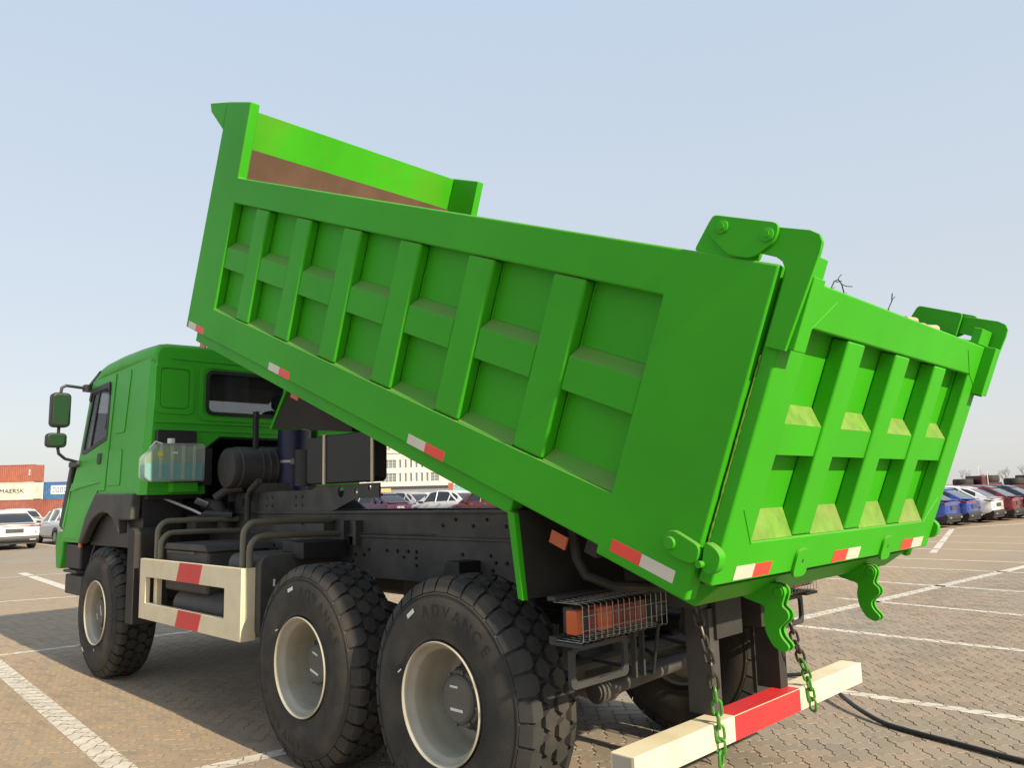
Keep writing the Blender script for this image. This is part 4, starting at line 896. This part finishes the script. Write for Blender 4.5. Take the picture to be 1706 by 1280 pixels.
car('car_white', 'white coupe suv between a blue and a red car in the right-hand row', (8.2, -32.9, 0), 0, g1)
car('car_red', 'red coupe suv beside the white one in the right-hand row', (8.0, -35.1, 0), 0, g1)
car('car_navy', 'dark navy suv at the far right edge of the right-hand row', (7.8, -37.4, 0), 0, g1)
for o in [o for o in COL.objects if o.get('group') == g1]: o.scale = (1, 1, .91)
g2 = 'cars parked ahead of the truck on the left'
car('car_white', 'white suv seen from behind at the left edge of the photo', (34.2, -4.25, 0), 0, g2)
car('car_white', 'white suv parked right of the nearest white one, its side windows showing', (35.6, -7.2, 0), 0, g2)
car('car_white', 'white suv further back, its roof showing between the two white suvs and the containers', (50.5, -8.6, 0), 0, g2)
car('car_silver', 'silver suv at the back left, below the blue container', (56.0, -13.2, 0), 0, g2)
g3 = 'cars parked beyond the truck frame'
car('car_maroon', 'maroon suv with white lettering on its tail, seen above the truck frame', at(612, 43), radians(8), g3, 'HAVAL')
car('car_white', 'white suv seen from the side in the gap under the tipped body', at(738, 45), radians(4), g3)
car('car_silver', 'silver suv with its windows showing between the maroon and white suvs', at(668, 49), radians(2), g3)
car('car_red', 'dark red car right of the white suv under the tipped body', at(812, 41), radians(4), g3)
for px, dp, p, lab in ((600, 62, 'car_white', 'white suv in the back row above the maroon one'), (655, 66, 'car_silver', 'silver suv in the back row under the building\'s yellow sign'), (705, 64, 'car_white', 'white suv in the back row just left of the large white one'),
                       (770, 60, 'car_navy', 'dark suv in the back row behind the large white suv'), (795, 68, 'car_white', 'white suv in the back row near the teal fence'), (835, 58, 'car_silver', 'silver suv at the right end of the back row')):
    car(p, lab, at(px, dp), 0, g3)

for o in [o for o in COL.objects if o.get('group') == g3]: o.scale = (1.03, 1.03, 1.04); o.location.z = .20
b = MB(); b.prism([at(520, 35)[:2], at(880, 35)[:2], at(900, 82)[:2], at(500, 82)[:2]], 'z', -.05, .20); struct(b.obj('raised_pavement', 'farground', smooth=False))
# ------------------------------------------------------------------ stacked containers
ANG = atan2(R0.y, R0.x)
def contmat(n, c): M[n] = mat(n, c, .6, var=.12, vscale=1.2, grime=.25, grimecol=(.3, .22, .16), gscale=1.5)
contmat('cont_orange', (.36, .11, .07)); contmat('cont_white', (.66, .62, .52)); contmat('cont_blue', (.035, .14, .34)); contmat('cont_red', (.30, .10, .075))
def container(paint, label, px_right, depth, tier, text=None, block=False, lng=12.19, L_off=0):
    p = Vector(at(px_right, depth)); root = thing('shipping_container', label, 'container', (p.x, p.y, tier*2.6), ANG, 'stacked shipping containers')
    # local: x from -lng to 0 (right end), y 0 (face, towards the camera is -y) to 2.44
    b = MB(); path = []; x = -lng+.12; k = 0
    while x < -.15: path += [(x, .03), (x+.10, .03), (x+.14, .066), (x+.24, .066)]; x += .28
    fr = path; vs = [(q[0], q[1], z) for z in (.16, 2.46) for q in fr]; n = len(fr); b.add(vs, [(i, i+1, n+i+1, n+i) for i in range(n-1)])
    vs = [(q[0], 2.44-q[1], z) for z in (.16, 2.46) for q in fr]; b.add(vs, [(i, i+1, n+i+1, n+i) for i in range(n-1)])
    b.box(-lng+.08, -.08, .07, 2.37, 2.50, 2.56); b.box(-lng+.06, -lng+.1, .05, 2.39, .1, 2.5); b.box(-.1, -.06, .05, 2.39, .1, 2.5)
    b.obj('wall', paint, root, smooth=False)
    b = MB()
    for y in (0, 2.34): b.box(-lng, 0, y, y+.10, 0, .16); b.box(-lng, 0, y, y+.10, 2.46, 2.59)
    for x in (-lng, -.12):
        for y in (0, 2.32): b.box(x, x+.12, y-.002, y+.122, .0, 2.592)
    b.obj('frame', paint, root, smooth=False)
    if text:
        b = MB(); vs, fs = text_mesh(text, .86); b.add([(v[0]*1.18-3.25, .012, v[1]+1.02) for v in vs], fs); b.obj('lettering', 'dark', root, smooth=False)
    if block:
        b = MB(); b.prism(rrect(-9.6, -6.9, .75, 2.05, .12), 'y', .005, .012); lb = b.obj('logo_panel', 'white', root, smooth=False)
        b = MB()
        for k in range(4): b.prism(rrect(-9.3+.56*k, -8.88+.56*k, 1.0, 1.75, .06), 'y', -.001, .004, [rrect(-9.2+.56*k, -8.98+.56*k, 1.1, 1.65, .03)])
        b.obj('logo_outline', 'cont_blue', lb, smooth=False)
    if tier == 2:
        b = MB(); [b.box(-.86, -.62, .008, .014, 1.0+.18*k, 1.12+.18*k) for k in range(5)]; b.obj('marking', 'white', root, smooth=False)
    return root
container('cont_red', 'red-orange container at the bottom of the left stack', 57, 118, 0)
container('cont_white', 'white container with black lettering in the middle of the left stack', 57, 118, 1, 'MAERSK')
container('cont_orange', 'orange container on top of the left stack', 57, 118, 2)
container('cont_red', 'dull red container under the blue one beside the truck cab', 170, 121, 0)
container('cont_blue', 'blue container with a white logo panel, beside the truck cab', 190, 121, 1, None, True)

# ------------------------------------------------------------------ office building beyond the car park
M['render_wall'] = mat('cream_white_render', (.72, .64, .57), .85, var=.05, vscale=.3, grime=.15, grimecol=(.5, .42, .36), gscale=.4)
M['office_glass'] = mat('office_window_glass', (.19, .22, .22), .15, var=.1)  # paler glass: distance haze is put into this colour
M['shop_grey'] = mat('grey_cladding', (.25, .26, .29), .6, var=.1)
M['yellow_sign'] = mat('yellow_sign', (.62, .46, .16), .6, var=.1)
p = Vector(at(625, 190)); bd = thing('office_building', 'cream three-storey office building behind the parked cars under the tipped body', 'building', (p.x, p.y, 0), ANG)
sc = 190/1315.7
def bx(px): return (px-625)*sc
wins = []
for z0, z1 in ((8.4, 10.45), (5.1, 7.25)):
    wins.append((bx(632.5), bx(657), z0, z1, 4))
    for k in range(6): x = bx(661.5+9*k); wins.append((x, x+.62, z0, z1, 1))
    wins.append((bx(714), bx(728), z0, z1, 2))
for k in range(5): wins.append((bx(627+13*k), bx(634+13*k), 12.6, 13.4, 2))
wins += [(-9+3.2*k, -7.2+3.2*k, z0, z0+2.05, 2) for k in range(3) for z0 in (5.1, 8.4)]
b = MB(); b.prism([(-12, 4.3), (18.6, 4.3), (18.6, 15), (-12, 15)], 'y', 0, .35, [[(a, c), (d, c), (d, e), (a, e)] for a, d, c, e, _ in wins])
b.box(-12, 18.6, .36, 14, 4.3, 14.9); b.obj('wall', 'render_wall', bd, smooth=False)
b = MB(); b.box(-12.2, 18.8, -.25, .3, 12.0, 12.25); b.box(-12.2, 18.8, -.15, .3, 4.1, 4.3); b.box(-12.1, 18.7, -.1, 14.1, 15, 15.4); b.obj('cornice', 'render_wall', bd, smooth=False)
for a, d, c, e, nv in wins:
    b = MB(); b.prism([(a+.002, c+.002), (d-.002, c+.002), (d-.002, e-.002), (a+.002, e-.002)], 'y', .12, .2, [[(a+.08, c+.08), (d-.08, c+.08), (d-.08, e-.08), (a+.08, e-.08)]])
    for k in range(1, nv): x = a+(d-a)*k/nv; b.box(x-.04, x+.04, .13, .19, c+.08, e-.08)
    if nv > 1: b.box(a+.08, d-.08, .135, .185, c+(e-c)*.33-.03, c+(e-c)*.33+.03); b.box(a+.08, d-.08, .135, .185, c+(e-c)*.66-.03, c+(e-c)*.66+.03)
    f = b.obj('window', 'white', bd, smooth=False)
    b = MB(); b.box(a+.01, d-.01, .21, .24, c+.01, e-.01); b.obj('pane', 'office_glass', f, smooth=False)
b = MB(); b.box(-12, 18.3, .8, 13, 0, 4.09); b.obj('ground_floor', 'shop_grey', bd, smooth=False)
b = MB(); [b.box(x, x+.5, .1, .6, 0, 4.09) for x in (-11.5, -6, .2, 18)]; b.obj('column', 'render_wall', bd, smooth=False)
b = MB(); b.box(bx(632), bx(648), .3, .79, 2.0, 3.7); b.obj('sign_board', 'yellow_sign', bd, smooth=False)
p = Vector(at(752, 150)); b = MB()
fence = thing('corrugated_fence', 'teal corrugated fence at the right end of the office building', 'fence', (p.x, p.y, 0), ANG)
M['teal'] = mat('teal_sheet', (.25, .45, .43), .6, var=.1)
pts = []
for k in range(60): pts += [(k*.2, 0), (k*.2+.1, .06)]
b.add([(x, y, z) for z in (0, 3.4) for x, y in pts], [(i, i+1, 120+i+1, 120+i) for i in range(119)]); b.obj('panel', 'teal', fence, smooth=False)
b = MB(); b.box(-1.0, -.05, -.1, .3, 0, 4.0); b.obj('gate_post', 'cont_orange', fence, smooth=False)

# ------------------------------------------------------------------ truck chassis with tyres, beyond the cars on the right
M['oxide'] = mat('dark_red_chassis_paint', (.085, .014, .018), .5, var=.15)
def chassis_cab(px, depth, label, rz):
    r = thing('truck_chassis', label, 'truck', at(px, depth), rz, 'bare truck chassis behind the right-hand cars')
    for y in (-.4, .4): b = MB(); b.box(-3.5, 3.5, y-.04, y+.04, .95, 1.25); b.obj('frame_rail', 'oxide', r, smooth=False)
    b = MB(); [b.box(x, x+.1, -.36, .36, 1.0, 1.2) for x in (-3.4, -1.5, .5, 3.2)]; b.obj('cross_member', 'oxide', r, smooth=False)
    b = MB(); b.box(.02, .46, -.75, .75, 1.26, 1.97); b.obj('tank_box', 'oxide', r, bevel=.06, seg=3)
    b = MB(); b.box(-1.0, -.05, -.5, .5, 1.252, 1.43); b.obj('tyre_carrier', 'oxide', r, smooth=False)
    b = MB(); b.box(.50, 1.3, -.5, .5, 1.252, 1.60); b.obj('tyre_carrier', 'oxide', r, smooth=False)
    for x in (-2.4, 2.6):
        for s in (1, -1): b = MB(); b.lathe([(.2, s*.15), (.45, s*.15), (.5, s*.1), (.5, -s*.12), (.2, -s*.15)], (x, s*.95, .5), 'y', 24); b.obj('wheel', 'rubber', r)
    b = MB(); b.tube([(.36, -.78, .9), (.36, -.78, 2.2)], .022, 6); b.obj('stake', 'white', r)
    return r
def flat_tyre(loc, label):
    b = MB(); b.lathe([(.30, .02), (.36, 0), (.46, 0), (.51, .05), (.525, .12), (.525, .26), (.51, .33), (.46, .38), (.36, .38), (.30, .36)], (0, 0, 0), 'z', 40, closed=True)
    o = b.obj('spare_tyre', 'rubber'); o.location = loc; return tag(o, label, 'tyre', 'tyres lying on the truck chassis')
for px, dp, l1, l2, l3 in ((1609, 44, 'dark red truck chassis behind the white suv on the right', 'black tyre lying flat above the blue suvs on the right', 'tyre lying flat right of the dark red box above the white suv'),
                           (1692, 46, 'dark red truck chassis behind the red suv on the right', 'black tyre lying flat above the red suv on the right', 'tyre lying flat at the right edge of the photo above the dark suv')):
    rz = ANG+.02; c = chassis_cab(px, dp, l1, rz); base = Vector(at(px, dp)); dx = Vector((cos(rz), sin(rz), 0))
    for off, z, lab in ((-.53, 1.431, l2), (.90, 1.601, l3)): t = base+dx*off; flat_tyre((t.x, t.y, z), lab)

# ------------------------------------------------------------------ bare winter trees on the horizon
M['bark'] = mat('grey_bark', (.16, .135, .12), .9, var=.2)
def bare_tree(px, depth, h, label, seed):
    rr_ = random.Random(seed); root = thing('bare_tree', label, 'tree', at(px, depth), rr_.uniform(0, 6), 'bare trees on the horizon')
    tb, cb = MB(), MB(); tb.tube([(0, 0, 0), (.03*h*.1, 0, h*.2), (0, .02, h*.38)], [.022*h, .017*h, .013*h], 7); tb.obj('trunk', 'bark', root)
    def grow(p, d, l, r, n):
        q = p+d*l*.5+Vector((rr_.uniform(-.06, .06), rr_.uniform(-.06, .06), .02))*l; e = p+d*l+Vector((0, 0, .06*l)); cb.tube([p, q, e], [r, r*.8, r*.55], 4, caps=False)
        if n:
            for k in range(3 if n > 1 else 4):
                nd = (d+Vector((rr_.uniform(-.75, .75), rr_.uniform(-.75, .75), rr_.uniform(-.05, .5)))).normalized(); grow(p+(e-p)*rr_.uniform(.45, 1), nd, l*rr_.uniform(.5, .8), r*.55, n-1)
    for k in range(5):
        a = k*1.256+rr_.uniform(-.3, .3); grow(Vector((0, 0, h*(.24+.03*k))), Vector((.5*cos(a), .5*sin(a), .9)).normalized(), h*.28, .009*h, 3)
    cb.obj('crown', 'bark', root); return root
for a in ((1597, 170, 4.6, 'small bare tree showing above the blue suvs on the right', 1), (1663, 175, 5.2, 'wide bare tree above the red suv on the right', 2), (1699, 165, 5.4, 'bare tree at the right edge of the photo', 3), (1630, 185, 4.4, 'thin bare tree above the white suv on the right', 4)): bare_tree(*a)
b = MB(); b.cyl((0, 0, 0), (0, 0, 4.2), .035, 8); pl = b.obj('thin_pole', 'white'); pl.location = at(1620, 120); tag(pl, 'thin pale pole standing beyond the white suv on the right', 'pole')
